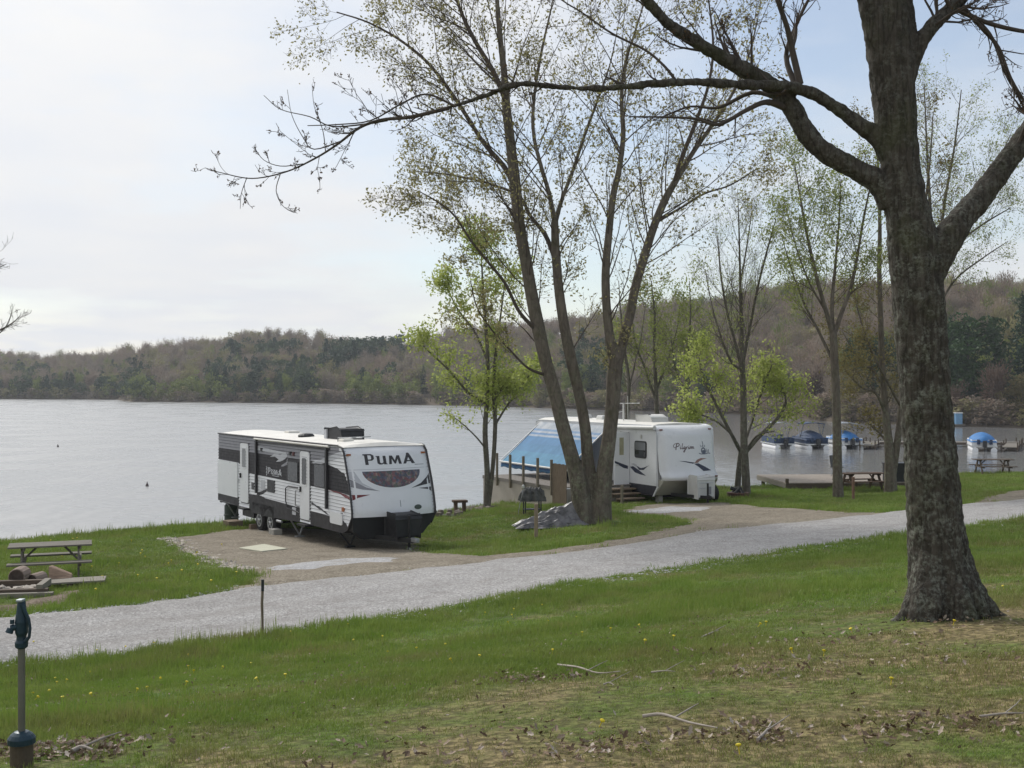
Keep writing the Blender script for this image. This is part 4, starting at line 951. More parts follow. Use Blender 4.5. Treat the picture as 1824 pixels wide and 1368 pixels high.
MB().box((-1.25, .62, .02), (.09, .09, 1.3)).build('rail_post', m_post, DK)
MB().box((-2.2, 1.75, -.05), (1.2, .06, .7)).build('void_shade_panel', m_black, DK)  # solid black panel standing in for the shade of the void under the deck
# bench / furniture under the awning
bt = root('bench', 'dark bench on the deck under the blue awning', 'bench', (*B2w(-1.1, 4.6), OB.z+fz), thB)
b = MB(); b.box((0, 0, .42), (.5, 1.9, .06)); b.build('seat', m_black, bt); MB().box((.22, 0, .68), (.05, 1.9, .35)).build('backrest', m_black, bt)
for yy in (-.8, .8): MB().box((0, yy, .2), (.45, .06, .4)).build('leg', m_black, bt)
# ================================================================ near trees
def spline(pts, step=6):
    """Catmull-Rom through rows of pts"""
    P = np.array(pts, float); Q = np.vstack([2*P[0]-P[1], P, 2*P[-1]-P[-2]]); out = []
    for i in range(1, len(Q)-2):
        for k in range(step):
            t = k/step; a, b, c, d = Q[i-1], Q[i], Q[i+1], Q[i+2]
            out.append(.5*(2*b+(c-a)*t+(2*a-5*b+4*c-d)*t*t+(3*b-a-3*c+d)*t**3))
    out.append(P[-1]); return np.array(out)
def limb(rows, D, step=6, k=1.0):
    """rows of (px, py, width px, extra depth) -> world points and radii"""
    rows = [tuple(r)+(0,)*(4-len(r)) for r in rows]
    q = spline([(*W(r[0], r[1], D+r[3]), max(r[2], .2)*k/2*(D+r[3])/F) for r in rows], step)
    return q[:, :3], np.maximum(q[:, 3], .002)
def tube_batch(polys, rads, k):
    """polys (m,n,3), rads (m,n) -> V, F quads"""
    P = np.asarray(polys); Rr = np.asarray(rads); m, n, _ = P.shape
    T = np.gradient(P, axis=1); T /= np.linalg.norm(T, axis=2, keepdims=True)+1e-9
    mean = P[:, -1]-P[:, 0]; ax = np.argmin(np.abs(mean), axis=1); ref = np.eye(3)[ax][:, None, :]
    U = np.cross(T, ref); U /= np.linalg.norm(U, axis=2, keepdims=True)+1e-9; Vv = np.cross(T, U)
    a = 2*np.pi*np.arange(k)/k
    ring = P[:, :, None]+(U[:, :, None]*np.cos(a)[None, None, :, None]+Vv[:, :, None]*np.sin(a)[None, None, :, None])*Rr[:, :, None, None]
    idx = np.arange(m*n*k).reshape(m, n, k); i1 = np.roll(idx, -1, axis=2)
    Fq = np.stack([idx[:, :-1], i1[:, :-1], i1[:, 1:], idx[:, 1:]], -1).reshape(-1, 4)
    return ring.reshape(-1, 3), Fq
class Tree:
    def __init__(s, seed): s.r = np.random.default_rng(seed); s.br = {}; s.tips = []
    def add(s, P, Rr, k):
        s.br.setdefault((len(P), k), []).append((P, Rr))
    def sprout(s, P, Rr, n, t0, t1, L, ang, lvl, up=.35, wob=.12, bias=None, n_next=(6, 4, 3), ratio=.5, rr=.55, maxr=None, kseg=7):
        """n children along polyline P, level lvl counts down to 0 = leaf-bearing twig"""
        r = s.r; m = len(P)
        for _ in range(n):
            t = t0+(t1-t0)*r.random(); f = t*(m-1); i = min(int(f), m-2); a = f-i
            p = P[i]*(1-a)+P[i+1]*a; rad = Rr[i]*(1-a)+Rr[i+1]*a
            tan = P[i+1]-P[i]; tan = tan/(np.linalg.norm(tan)+1e-9)
            v = r.normal(size=3); 
            if bias is not None: v = v+np.array(bias)*1.4
            v -= tan*(v @ tan); v /= np.linalg.norm(v)+1e-9
            an = R(ang)*r.uniform(.7, 1.3); d = tan*math.cos(an)+v*math.sin(an)
            ln = L*r.uniform(.55, 1.15)*(1-.45*t); seg = kseg if lvl > 0 else 5
            r0 = min(rad*rr*r.uniform(.7, 1.0), maxr or 9); r0 = max(r0, .0026)
            pts = [p]; dd = d.copy()
            for j in range(seg-1):
                dd = dd+np.array([0, 0, up/(seg-1)])+r.normal(size=3)*wob; dd /= np.linalg.norm(dd); pts.append(pts[-1]+dd*ln/(seg-1))
            pts = np.array(pts); rads = np.maximum(r0*(1-.8*np.linspace(0, 1, seg)), .0025)
            s.add(pts, rads, 5 if lvl > 1 else 3)
            if lvl > 0: s.sprout(pts, rads, n_next[-lvl] if lvl <= len(n_next) else n_next[0], .2, 1.0, ln*ratio, ang*1.05, lvl-1, up*.8, wob*1.1, None, n_next, ratio, .6, None, kseg)
            else: s.tips.append(pts)
    def branch_mesh(s, mat, parent, k0=0, thick=1.0):
        Vs, Fs, off = [], [], 0
        for (n, k), lst in s.br.items():
            V, Fq = tube_batch([a[0] for a in lst], [np.maximum(a[1]*thick, k0) for a in lst], k); Vs.append(V); Fs.append(Fq+off); off += len(V)
        return np_mesh('branches', np.concatenate(Vs), [np.concatenate(Fs)], mat, parent, True)
    def leaf_mesh(s, mat, parent, per, size, spread=.06, droop=0.0, keep=1.0, name='foliage'):
        r = s.r; T = [t for t in s.tips if r.random() < keep]; T = np.array(T); m = len(T)
        t = r.uniform(.25, 1.02, (m, per)); f = t*(T.shape[1]-1); i = np.minimum(f.astype(int), T.shape[1]-2); a = (f-i)[..., None]
        A = np.take_along_axis(T, i[..., None], axis=1); B = np.take_along_axis(T, (i+1)[..., None], axis=1)
        C = (A*(1-a)+B*a).reshape(-1, 3)+r.normal(size=(m*per, 3))*spread
        C[:, 2] -= droop*r.random(len(C)); V, Fq = quads(C, size, r=r)
        return np_mesh(name, V, [Fq], mat, parent, False)
def main_mesh(parent, limbs, mat, voxel=None, k=14, name='trunk'):
    Vs, Fs, off = [], [], 0
    for P, Rr in limbs:
        V, Fq = tube_batch([P], [Rr], k); n = len(P); Vs.append(V); Fs.append(Fq+off)
        # end caps as fans of quads around a centre point
        off += len(V)
    V = np.concatenate(Vs); Fq = np.concatenate(Fs)
    me = bpy.data.meshes.new(name); caps = []; o_ = 0
    for P, Rr in limbs: n = len(P); caps.append(tuple(range(o_, o_+k))[::-1]); caps.append(tuple(range(o_+(n-1)*k, o_+n*k))); o_ += n*k
    me.from_pydata(V.tolist(), [], [tuple(f) for f in Fq.tolist()]+caps); me.materials.append(mat); me.polygons.foreach_set('use_smooth', [True]*len(me.polygons))
    o = bpy.data.objects.new(name, me); COL.objects.link(o); o.parent = parent
    if voxel:
        m = o.modifiers.new('union', 'REMESH'); m.mode = 'VOXEL'; m.voxel_size = voxel; m.use_smooth_shade = True
        s_ = o.modifiers.new('soften', 'SMOOTH'); s_.factor = .5; s_.iterations = 3
    return o
def bark(name, dark, mid, lichen, lich=.5, sc=1.0, disp=.02, stretch=(1, 1, .25), crack=.35):
    t = NT(name); v = t.coord('Object'); vs = t.coord('Object', stretch)
    ridge_ = t.noise(vs, 9*sc, 8, .7); vo = t.n('ShaderNodeTexVoronoi', feature='DISTANCE_TO_EDGE'); vo.inputs['Scale'].default_value = 11*sc
    wv = t.mix(.12, vs, t.n('ShaderNodeTexNoise').outputs['Color']); t.l(wv, vo.inputs['Vector'])
    c = t.ramp(ridge_, [(.32, dark), (.66, mid)])
    cr = t.ramp(vo.outputs['Distance'], [(0, 1-crack), (.10, 1.0)])
    c = t.mix(cr, tuple(x*.45 for x in dark), c)
    if lich:
        l1 = t.noise(v, 4.2*sc, 8, .75); l2 = t.noise(v, 17*sc, 5, .7)
        mu = t.n('ShaderNodeMath', operation='MULTIPLY'); t.l(t.ramp(l1, [(.47-.06*lich, 0.0), (.60, 1.0)]), mu.inputs[0]); t.l(t.ramp(l2, [(.44, 0.0), (.60, 1.0)]), mu.inputs[1])
        lc = t.ramp(t.noise(v, 2.2, 3), [(.35, lichen), (.65, tuple(min(1, x*1.35) for x in lichen))])
        ob = t.n('ShaderNodeSeparateXYZ'); t.l(v, ob.inputs[0]); hm = t.n('ShaderNodeMapRange'); hm.inputs[1].default_value = 2.6; hm.inputs[2].default_value = 5.5; hm.inputs[3].default_value = 1.0; hm.inputs[4].default_value = .35; t.l(ob.outputs['Z'], hm.inputs[0])
        m3 = t.n('ShaderNodeMath', operation='MULTIPLY'); t.l(mu.outputs[0], m3.inputs[0]); t.l(hm.outputs[0], m3.inputs[1]); mu = m3
        c = t.mix(mu.outputs[0], c, lc)
        mo = t.noise(v, 1.6, 5, .7); c = t.mix(t.ramp(mo, [(.52, 0.0), (.7, .45)]), c, (.060, .070, .025))
    nm = t.bump(ridge_, 1.0, .05*sc**-1); nm = t.bump(cr, .6, .015, nm)
    return t.out(c, .93, nm, 0, .15)
m_barkA = bark('lichen_bark', (.032, .028, .023), (.090, .079, .065), (.165, .172, .145), .9, 1.5, stretch=(1, 1, .14), crack=.5)
m_barkA2 = bark('limb_bark', (.026, .022, .018), (.065, .055, .045), (.12, .12, .10), .4, 1.6)
m_twigA = M('twig_bark', (.068, .055, .045), .9, 0, .3, 6)
m_barkB = bark('maple_bark', (.090, .075, .060), (.195, .165, .135), (.17, .17, .12), .7, .6)
m_twigB = M('maple_twig', (.085, .066, .052), .9, 0, .3, 2)
m_barkG = bark('grey_bark', (.085, .075, .062), (.180, .160, .135), (.17, .17, .13), .4, .6)
m_twigG = M('grey_twig', (.120, .100, .085), .9, 0, .3, 2)
lf_bud = leafmat('maple_bud', (.19, .175, .07), (.36, .33, .15), .45, 2.2, 0)
lf_red = leafmat('red_bud', (.085, .045, .028), (.150, .100, .050), .3, 3, 0)
lf_lime = leafmat('lime_leaf', (.30, .37, .07), (.46, .50, .17), .55, 1.6, 0)
lf_green = leafmat('spring_leaf', (.190, .240, .060), (.330, .360, .120), .5, 1.6, 0)
lf_olive = leafmat('olive_leaf', (.140, .120, .045), (.250, .215, .085), .4, 1.6, 0)

# ---- the big foreground tree
D_ = 11.5
bp = W(1680, 1092, D_)
TR = root('maple_tree', 'massive dark tree trunk with grey-green lichen standing on the near lawn at right', 'tree', (0, 0, 0))
def fixroot(r, p):   # put the empty at the foot of the tree; its parts keep world coordinates
    r.location = p
    for ch in r.children:
        if ch.type == 'MESH' and not ch.get('_s'):
            ch.data.transform(Matrix.Translation(-Vector(p))); ch['_s'] = 1; del ch['_s']
tr = [(1688, 1125, 172, 0), (1685, 1092, 150), (1679, 1050, 132), (1673, 1000, 120), (1668, 950, 112), (1664, 900, 106), (1656, 800, 100), (1648, 700, 97), (1641, 600, 100), (1633, 500, 100), (1628, 450, 100), (1618, 390, 88), (1604, 300, 76), (1594, 200, 82), (1584, 100, 86), (1572, 0, 88), (1560, -90, 84), (1545, -220, 78)]
limA = [limb(tr, D_, 6, .90)]
limA.append(limb([(1588, 230, 50), (1582, 130, 52, -.05), (1562, 50, 50, -.08), (1545, -30, 46, -.1), (1520, -200, 40, -.2)], D_))
limA.append(limb([(1606, 160, 44), (1612, 80, 44, .1), (1604, 0, 40, .15), (1600, -120, 34, .3)], D_))
R1 = limb([(1640, 500, 66), (1668, 455, 64), (1705, 400, 50), (1748, 348, 43, .1), (1792, 290, 40, .15), (1832, 235, 38, .2), (1880, 160, 40, .3), (1950, 40, 34, .4), (2010, -100, 26, .5)], D_)
L1 = limb([(1590, 360, 50), (1560, 322, 42), (1520, 300, 37), (1470, 272, 36), (1438, 240, 35), (1412, 195, 34), (1380, 158, 32), (1335, 130, 28, -.1), (1285, 102, 25, -.2), (1235, 72, 22, -.3), (1190, 42, 20, -.4), (1150, 0, 18, -.5), (1110, -60, 14, -.6), (1060, -130, 10, -.6)], D_)
L2 = limb([(1585, 275, 40), (1556, 240, 32), (1510, 208, 25), (1458, 172, 22), (1400, 155, 19, -.2), (1300, 150, 16, -.5), (1210, 146, 14, -.7), (1140, 152, 13, -.8), (1070, 158, 11, -.9), (990, 155, 10, -.9), (925, 150, 10, -.9), (860, 172, 9, -.8), (790, 195, 8, -.7)], D_)
L2t = limb([(800, 192, 7.8, -.71), (790, 195, 7.6, -.7), (730, 209, 6.8, -.6), (680, 214, 6, -.5), (640, 228, 5, -.4), (600, 258, 4.2, -.3), (560, 283, 3.4, -.2), (510, 306, 2.8, -.1), (450, 318, 2.2, 0), (395, 308, 1.6, .1), (365, 299, 1.1, .1)], D_)
R2 = limb([(1605, 180, 30), (1632, 92, 28), (1656, 52, 26), (1690, 18, 22, .1), (1730, -15, 20, .2), (1790, -70, 15, .3)], D_)
limA += [R1, L1, L2, R2]
# root flare: low tapering buttresses
for (dx, dy, w_) in ((-72, 16, 26), (92, 10, 24), (-30, 34, 30), (40, 38, 34), (74, 26, 22), (-56, 30, 22)):
    dd = -abs(dy)/90*.9
    limA.append(limb([(1672+dx*.18, 940, 46, dd*.25), (1678+dx*.42, 1030, 52, dd*.5), (1682+dx*.68, 1072, 44, dd*.8), (1684+dx, 1092+dy*.45, w_, dd), (1684+dx*1.35, 1105+dy*.7, w_*.5, dd*1.15)], D_, 4))
o = main_mesh(TR, limA, m_barkA, .016, 16)
tx_ = bpy.data.textures.new('bark_lumps', 'CLOUDS'); tx_.noise_scale = .11; tx_.noise_depth = 4
dm = o.modifiers.new('bark', 'DISPLACE'); dm.texture = tx_; dm.strength = .045; dm.mid_level = .5; dm.texture_coords = 'LOCAL'
A = Tree(11)
subs = [([(1425, 150, 13), (1412, 95, 12), (1402, 50, 10, -.1), (1385, 0, 9, -.2), (1370, -60, 7, -.2)], D_), ([(1420, 160, 12), (1400, 100, 9, .2), (1420, 40, 7, .3), (1450, -20, 5, .3)], D_),
        ([(1400, 192, 14), (1365, 182, 11, -.2), (1330, 196, 9, -.3), (1280, 222, 7, -.4), (1240, 212, 5, -.5), (1190, 209, 4, -.5), (1120, 208, 2.5, -.5)], D_),
        ([(1392, 178, 10), (1340, 165, 8, .2), (1280, 192, 6, .3), (1230, 190, 4, .4), (1180, 208, 3, .4)], D_),
        ([(1205, 146, 6, -.7), (1185, 120, 5, -.7), (1150, 90, 4.5, -.6), (1090, 60, 4, -.6), (1040, 25, 3, -.5), (1000, 0, 2.5, -.5), (950, -40, 2, -.4)], D_),
        ([(1700, 15, 11, .1), (1750, 38, 9, .2), (1800, 52, 8, .3), (1860, 62, 6, .3)], D_), ([(1712, 10, 9, .1), (1748, 50, 8, .2), (1778, 85, 7, .3), (1800, 140, 6, .3), (1830, 190, 5, .3)], D_),
        ([(1745, 40, 7, .2), (1768, 70, 6, .2), (1790, 130, 5, .3), (1815, 175, 4, .4), (1840, 230, 3, .4)], D_), ([(1690, 10, 9), (1672, -30, 7, -.1), (1650, -90, 5, -.2)], D_),
        ([(812, 190, 5, -.75), (760, 168, 3.6, -.7), (715, 185, 3, -.6), (660, 215, 2.6, -.5), (600, 222, 2.2, -.4), (548, 224, 1.6, -.3)], D_),
        ([(690, 214, 5, -.5), (645, 222, 3.2, -.4), (590, 225, 2.4, -.3), (552, 208, 1.8, -.3), (500, 195, 1.4, -.2), (470, 170, 1, -.2)], D_),
        ([(736, 205, 2.4, -.6), (720, 172, 1.6, -.6), (705, 148, 1.2, -.6)], D_),
        ([(612, 250, 2.6, -.3), (560, 266, 2, -.2), (540, 245, 1.5, -.2), (520, 205, 1.1, -.1), (512, 160, .8)], D_), ([(540, 292, 2, -.2), (500, 296, 1.6, -.1), (470, 285, 1.2), (452, 262, .9)], D_),
        ([(500, 308, 1.8), (492, 340, 1.4), (505, 368, 1.1), (530, 380, .8)], D_), ([(440, 316, 1.6), (430, 345, 1.2), (428, 372, .8)], D_), ([(580, 270, 2, -.2), (575, 232, 1.6, -.1), (560, 190, 1.1), (556, 150, .8)], D_)]
subl = []
for rws, d in subs:
    P, Rr = limb(rws, d, 4); subl.append((P, Rr)); A.add(P, Rr, 6) 
for P, Rr in subl[:9]: A.sprout(P, Rr, 7, .2, 1, .75, 42, 1, up=.5, n_next=(4,), ratio=.5)
for P, Rr in subl[9:]: A.sprout(P, Rr, 4, .2, 1, .22, 38, 1, up=.5, wob=.16, n_next=(3,), ratio=.6)
P, Rr = L2; A.sprout(P, Rr, 20, .30, 1, .40, 48, 1, up=.7, n_next=(3,)); P, Rr = L2t; A.add(P, Rr, 7); A.sprout(P, Rr, 26, .05, 1, .36, 42, 1, up=.5, wob=.16, n_next=(5,)); A.sprout(P, Rr, 7, .1, .8, .75, 45, 2, up=.6, wob=.14, n_next=(4, 4), rr=.4)
P, Rr = L1; A.sprout(P, Rr, 16, .45, 1, .9, 45, 2, up=.8, n_next=(5, 4), bias=(0, 0, 1.0), rr=.3, maxr=.02)
P, Rr = R1; A.sprout(P, Rr, 10, .5, 1, 1.0, 45, 2, up=.8, n_next=(5, 4), rr=.25, maxr=.02)
P, Rr = R2; A.sprout(P, Rr, 12, .4, 1, 1.0, 50, 2, up=.2, n_next=(6, 4), rr=.3, maxr=.018)
A.branch_mesh(m_twigA, TR, .0012)
A.leaf_mesh(lf_red, TR, 3, .012, .006, keep=.8, name='buds')
fixroot(TR, G(1684, D_))

# ---- the forked tree in the middle
D_ = 37.7
TB2 = root('maple_tree', 'tall tree with four slender stems forking from one base, in sparse brown-green buds', 'tree')
S1 = limb([(1046, 960, 64, .1), (1041, 930, 54), (1032, 870, 44), (1020, 820, 37), (1003, 760, 34), (988, 700, 33), (971, 640, 32), (958, 580, 33), (946, 520, 31), (936, 460, 29), (925, 400, 28), (918, 330, 28), (910, 260, 25), (902, 190, 22), (898, 130, 17), (890, 60, 14), (884, -20, 11), (878, -120, 8)], D_, 6, .74)
S2 = limb([(1056, 950, 50, .3), (1053, 880, 42, .3), (1047, 820, 31, .3), (1042, 760, 28, .2), (1031, 700, 27, .2), (1017, 640, 28, .1), (1005, 580, 26), (996, 520, 24), (990, 450, 22), (988, 395, 19)], D_, 6, .74)
S2a = limb([(989, 400, 15), (978, 345, 12, -.2), (962, 290, 11, -.4), (950, 235, 10, -.5), (952, 170, 9, -.5), (965, 90, 8, -.4), (985, 0, 6, -.4), (995, -70, 4, -.4)], D_, 6, .74)
S2b = limb([(988, 400, 14), (1001, 355, 11, .3), (1020, 305, 10, .5), (1040, 245, 9, .8), (1062, 185, 8, 1), (1085, 120, 6, 1.2), (1100, 50, 5, 1.4), (1112, -30, 4, 1.5)], D_, 6, .74)
S3 = limb([(1072, 955, 56), (1072, 900, 48), (1077, 840, 40), (1085, 780, 35), (1091, 720, 35), (1094, 670, 37), (1097, 638, 36)], D_, 6, .74)
S3a = limb([(1096, 650, 28), (1086, 600, 24, -.1), (1080, 540, 22, -.2), (1079, 480, 21, -.2), (1084, 420, 19, -.2), (1092, 350, 17, -.2), (1103, 300, 15, -.2), (1110, 240, 13, -.2), (1107, 170, 11), (1115, 110, 9), (1130, 60, 7, .2), (1148, 0, 6, .3), (1160, -60, 4, .3)], D_, 6, .74)
S3b = limb([(1098, 650, 30), (1110, 605, 26, .1), (1122, 560, 24, .2), (1132, 510, 23, .3), (1148, 455, 22, .4), (1166, 400, 20, .5), (1185, 355, 19, .5), (1206, 318, 16, .6), (1232, 275, 13, .8), (1262, 232, 11, 1), (1300, 175, 9, 1.2), (1330, 110, 7, 1.4), (1350, 30, 5, 1.5), (1362, -50, 3, 1.6)], D_, 6, .74)
S3c = limb([(1200, 330, 13, .6), (1215, 280, 11, .3), (1240, 215, 9, 0), (1262, 150, 7, -.2), (1270, 80, 6, -.3), (1262, 0, 4, -.4)], D_, 6, .74)
S4 = limb([(922, 345, 16), (900, 300, 13, .4), (862, 255, 11, .8), (830, 205, 10, 1), (800, 160, 9, 1.2), (760, 110, 7.5, 1.4), (710, 70, 6, 1.6), (655, 40, 4.5, 1.8), (600, 22, 3, 2)], D_, 6, .74)
S5 = limb([(955, 588, 11), (925, 555, 9, -.6), (900, 505, 8, -1), (872, 470, 7, -1.4), (840, 430, 6, -1.8), (810, 385, 5, -2), (780, 360, 4, -2.2), (745, 340, 2.5, -2.4)], D_, 6, .74)
S6 = limb([(972, 668, 9), (940, 655, 6, -.6), (910, 625, 5, -1), (878, 590, 4.2, -1.4), (850, 548, 3.5, -1.8), (838, 500, 2.5, -2)], D_, 6, .74)
S7 = limb([(992, 470, 13), (972, 420, 11, .5), (945, 385, 9, .9), (925, 350, 8, 1.2), (880, 330, 6, 1.6), (835, 318, 5, 2), (790, 310, 4, 2.3), (735, 305, 2.5, 2.6)], D_, 6, .74)
S8 = limb([(905, 190, 14), (880, 130, 12, -.5), (850, 80, 11, -.8), (825, 30, 9, -1), (800, -40, 6, -1.2)], D_, 6, .74)
S9 = limb([(1170, 395, 9, .5), (1210, 372, 6, 1.2), (1255, 345, 5, 1.8), (1300, 330, 4, 2.2), (1350, 300, 2.5, 2.6)], D_, 6, .74)
main_mesh(TB2, [S1, S2, S3, S2a, S2b, S3a, S3b], m_barkB, .045, 12)
# small root flare collar
Bt = Tree(23)
for q in (S3c, S4, S5, S6, S7, S8, S9): Bt.add(q[0], q[1], 7)
outl = (-.5, 0, .1)
for q, n, t0, L, b in ((S2, 7, .55, 3.0, None), (S3, 2, .8, 2.2, None), (S1, 30, .34, 5.6, None), (S2a, 15, .1, 4.2, None), (S2b, 16, .1, 4.2, None), (S3a, 28, .10, 4.8, None), (S3b, 30, .2, 5.0, (.3, 0, .2)), (S3c, 13, .1, 3.6, None),
                       (S4, 24, .1, 4.0, (-.4, 0, -.1)), (S5, 16, .25, 3.0, (-.3, 0, -.1)), (S6, 8, .3, 2.2, (-.2, 0, 0)), (S7, 20, .15, 3.6, (-.4, 0, -.2)), (S8, 15, .1, 4.2, (-.3, 0, 0)), (S9, 9, .2, 2.6, None)):
    Bt.sprout(q[0], q[1], n, t0, 1, L, 38, 2, up=.22, wob=.09, bias=b, n_next=(8, 6), ratio=.46, rr=.38, maxr=.026)
Bt.branch_mesh(m_twigB, TB2, .004)
Bt.leaf_mesh(lf_bud, TB2, 3, .055, .16, .10, keep=.85)
fixroot(TB2, G(1058, D_))

# ---- generic small trees
def small_tree(name, label, D, stems, mat, tw, leaf, per, lsize, specs, seed, foot, group=None, min_r=.003, keep=1.0, voxel=None, spread=.08, up=.4):
    r = root(name, label, 'tree', (0, 0, 0), 0, group); T_ = Tree(seed); L_ = [limb(s_, D, 6, .85) for s_ in stems]
    main_mesh(r, L_, mat, voxel, 10)
    for (i, n, t0, L, lv) in specs: T_.sprout(L_[i][0], L_[i][1], int(n*1.3), t0, 1, L*1.35, 40, lv, up=up*.8, wob=.10, n_next=(6, 5), ratio=.55, rr=.4, maxr=.016)
    T_.branch_mesh(tw, r, min_r)
    if leaf is not None: T_.leaf_mesh(leaf, r, per, lsize*.8, spread+.10, keep=min(1, keep+.1))
    fixroot(r, foot); return r
small_tree('young_tree', 'young tree with twin stems and lime-green leaves beside the left end of the deck', 47.0,
           [[(865, 925, 14), (868, 850, 12), (864, 770, 11), (868, 700, 9), (868, 620, 8), (862, 540, 6), (858, 470, 3), (856, 430, 1.5)], [(868, 915, 10), (877, 840, 9), (882, 760, 9), (880, 690, 8), (884, 620, 6), (892, 560, 4), (900, 500, 2)],
            [(867, 720, 6), (835, 700, 5, -.5), (800, 660, 4, -1), (768, 630, 3, -1.3), (750, 612, 1.5, -1.5)], [(880, 760, 5), (905, 720, 4, .5), (935, 680, 3, 1), (955, 650, 1.5, 1.4)], [(866, 800, 4), (845, 775, 3, -.5), (815, 748, 2, -1), (790, 735, 1, -1.3)],
            [(867, 640, 5), (845, 590, 4, .8), (815, 550, 3, 1.2), (790, 500, 2, 1.5)]],
           m_barkG, m_twigG, lf_lime, 6, .085, [(0, 20, .3, 1.6, 2), (1, 14, .35, 1.5, 2), (2, 9, .2, 1.0, 2), (3, 7, .2, .95, 2), (4, 5, .3, .6, 1), (5, 8, .2, 1.1, 2)], 31, G(866, 47), keep=.85)
small_tree('tall_tree', 'tall slender grey tree with fine bare upright branches right of the white trailer', 48.6,
           [[(1330, 890, 20), (1328, 840, 17), (1325, 780, 15), (1324, 700, 13), (1322, 640, 11), (1320, 560, 8), (1318, 480, 5), (1316, 400, 3), (1314, 340, 1)], [(1325, 680, 8), (1312, 620, 6, -.4), (1296, 560, 5, -.6), (1284, 490, 4, -.8), (1278, 420, 2)],
            [(1324, 640, 8), (1336, 580, 6, .4), (1350, 510, 5, .6), (1368, 440, 4, .8), (1382, 390, 2)], [(1322, 590, 5), (1318, 520, 4, .8), (1330, 440, 3, 1.2), (1340, 370, 1.5)], [(1325, 660, 6), (1300, 640, 5, -.8), (1272, 560, 3, -1), (1256, 480, 2)]],
           m_barkG, m_twigG, lf_green, 2, .05, [(0, 22, .35, 2.6, 2), (1, 14, .1, 2.4, 2), (2, 14, .1, 2.4, 2), (3, 9, .1, 1.9, 2), (4, 9, .2, 2.0, 2)], 37, G(1329, 48.6), keep=.6, up=.9)
small_tree('young_tree', 'low spreading tree with lime-green leaves growing at the foot of the tall bare tree', 49.4,
           [[(1312, 890, 15), (1316, 840, 12), (1320, 800, 10)], [(1320, 806, 9), (1300, 768, 7, -.3), (1275, 720, 6, -.6), (1252, 670, 5, -1), (1244, 630, 2)], [(1322, 812, 11), (1350, 780, 9, .3), (1385, 745, 7, .5), (1400, 715, 5, .7), (1392, 690, 3, .9)],
            [(1300, 770, 5), (1275, 750, 4, .5), (1240, 735, 3, 1), (1215, 725, 1.5)], [(1322, 800, 7), (1340, 750, 5, .8), (1356, 700, 4, 1), (1375, 650, 2)], [(1330, 800, 5), (1350, 775, 4, -.5), (1380, 768, 2, -.6)]],
           m_barkG, m_twigG, lf_lime, 5, .085, [(1, 13, .25, 1.5, 2), (2, 12, .4, 1.5, 2), (3, 8, .2, 1.1, 2), (4, 10, .2, 1.5, 2), (5, 2, .5, .6, 1)], 41, G(1313, 49.4), keep=.8)
small_tree('tall_tree', 'straight tree with dark forking limbs and small green leaves left of the brown picnic table', 46.5,
           [[(1494, 900, 26), (1492, 850, 21), (1491, 780, 19), (1489, 700, 18), (1486, 640, 17), (1484, 590, 16)], [(1485, 600, 12), (1470, 550, 9, -.2), (1456, 500, 8, -.4), (1442, 440, 7, -.5), (1430, 380, 5, -.6), (1420, 320, 3), (1412, 280, 1)],
            [(1484, 600, 11), (1500, 555, 9, .2), (1516, 510, 8, .4), (1528, 450, 6, .6), (1538, 390, 5, .7), (1550, 330, 3), (1556, 290, 1)], [(1484, 600, 10), (1482, 540, 8, .5), (1488, 470, 6, .8), (1494, 400, 4, 1), (1498, 320, 2)],
            [(1482, 640, 7), (1458, 590, 6, .6), (1432, 540, 4, 1), (1410, 480, 3, 1.2), (1392, 420, 1.5)], [(1468, 550, 5), (1440, 500, 4, -.8), (1415, 430, 3, -1.2), (1395, 350, 1.5)]],
           m_barkB, m_twigB, lf_green, 6, .064, [(1, 18, .2, 2.4, 2), (2, 18, .2, 2.4, 2), (3, 14, .2, 2.2, 2), (4, 10, .2, 1.9, 2), (5, 10, .2, 2.0, 2)], 43, G(1494, 46.5), keep=.75, up=.6)
small_tree('tall_tree', 'twin-stemmed tree with olive leaves immediately left of the massive trunk', 49.2,
           [[(1587, 892, 32), (1586, 850, 26), (1584, 800, 20), (1578, 740, 16), (1572, 660, 13), (1568, 560, 12), (1566, 480, 10), (1567, 400, 8), (1564, 300, 5), (1560, 220, 2)], [(1588, 850, 20), (1598, 790, 15), (1606, 720, 13), (1612, 640, 11), (1622, 540, 9), (1640, 420, 7), (1655, 300, 4), (1662, 200, 2)],
            [(1578, 740, 7), (1560, 700, 5, -.5), (1535, 690, 4, -1), (1505, 660, 2.5, -1.4)], [(1576, 700, 6), (1556, 660, 5, .5), (1530, 640, 3, 1), (1500, 590, 1.5)], [(1605, 725, 6), (1560, 640, 4, -1), (1530, 560, 3, -1.4), (1518, 500, 1.5)], [(1588, 800, 5), (1565, 770, 4, .6), (1530, 740, 2, 1)]],
           m_barkB, m_twigB, lf_olive, 4, .07, [(0, 16, .35, 2.0, 2), (1, 16, .35, 2.2, 2), (2, 9, .2, 1.5, 2), (3, 9, .2, 1.5, 2), (4, 8, .2, 1.6, 2), (5, 6, .2, 1.2, 2)], 47, G(1587, 49.2), keep=.8)
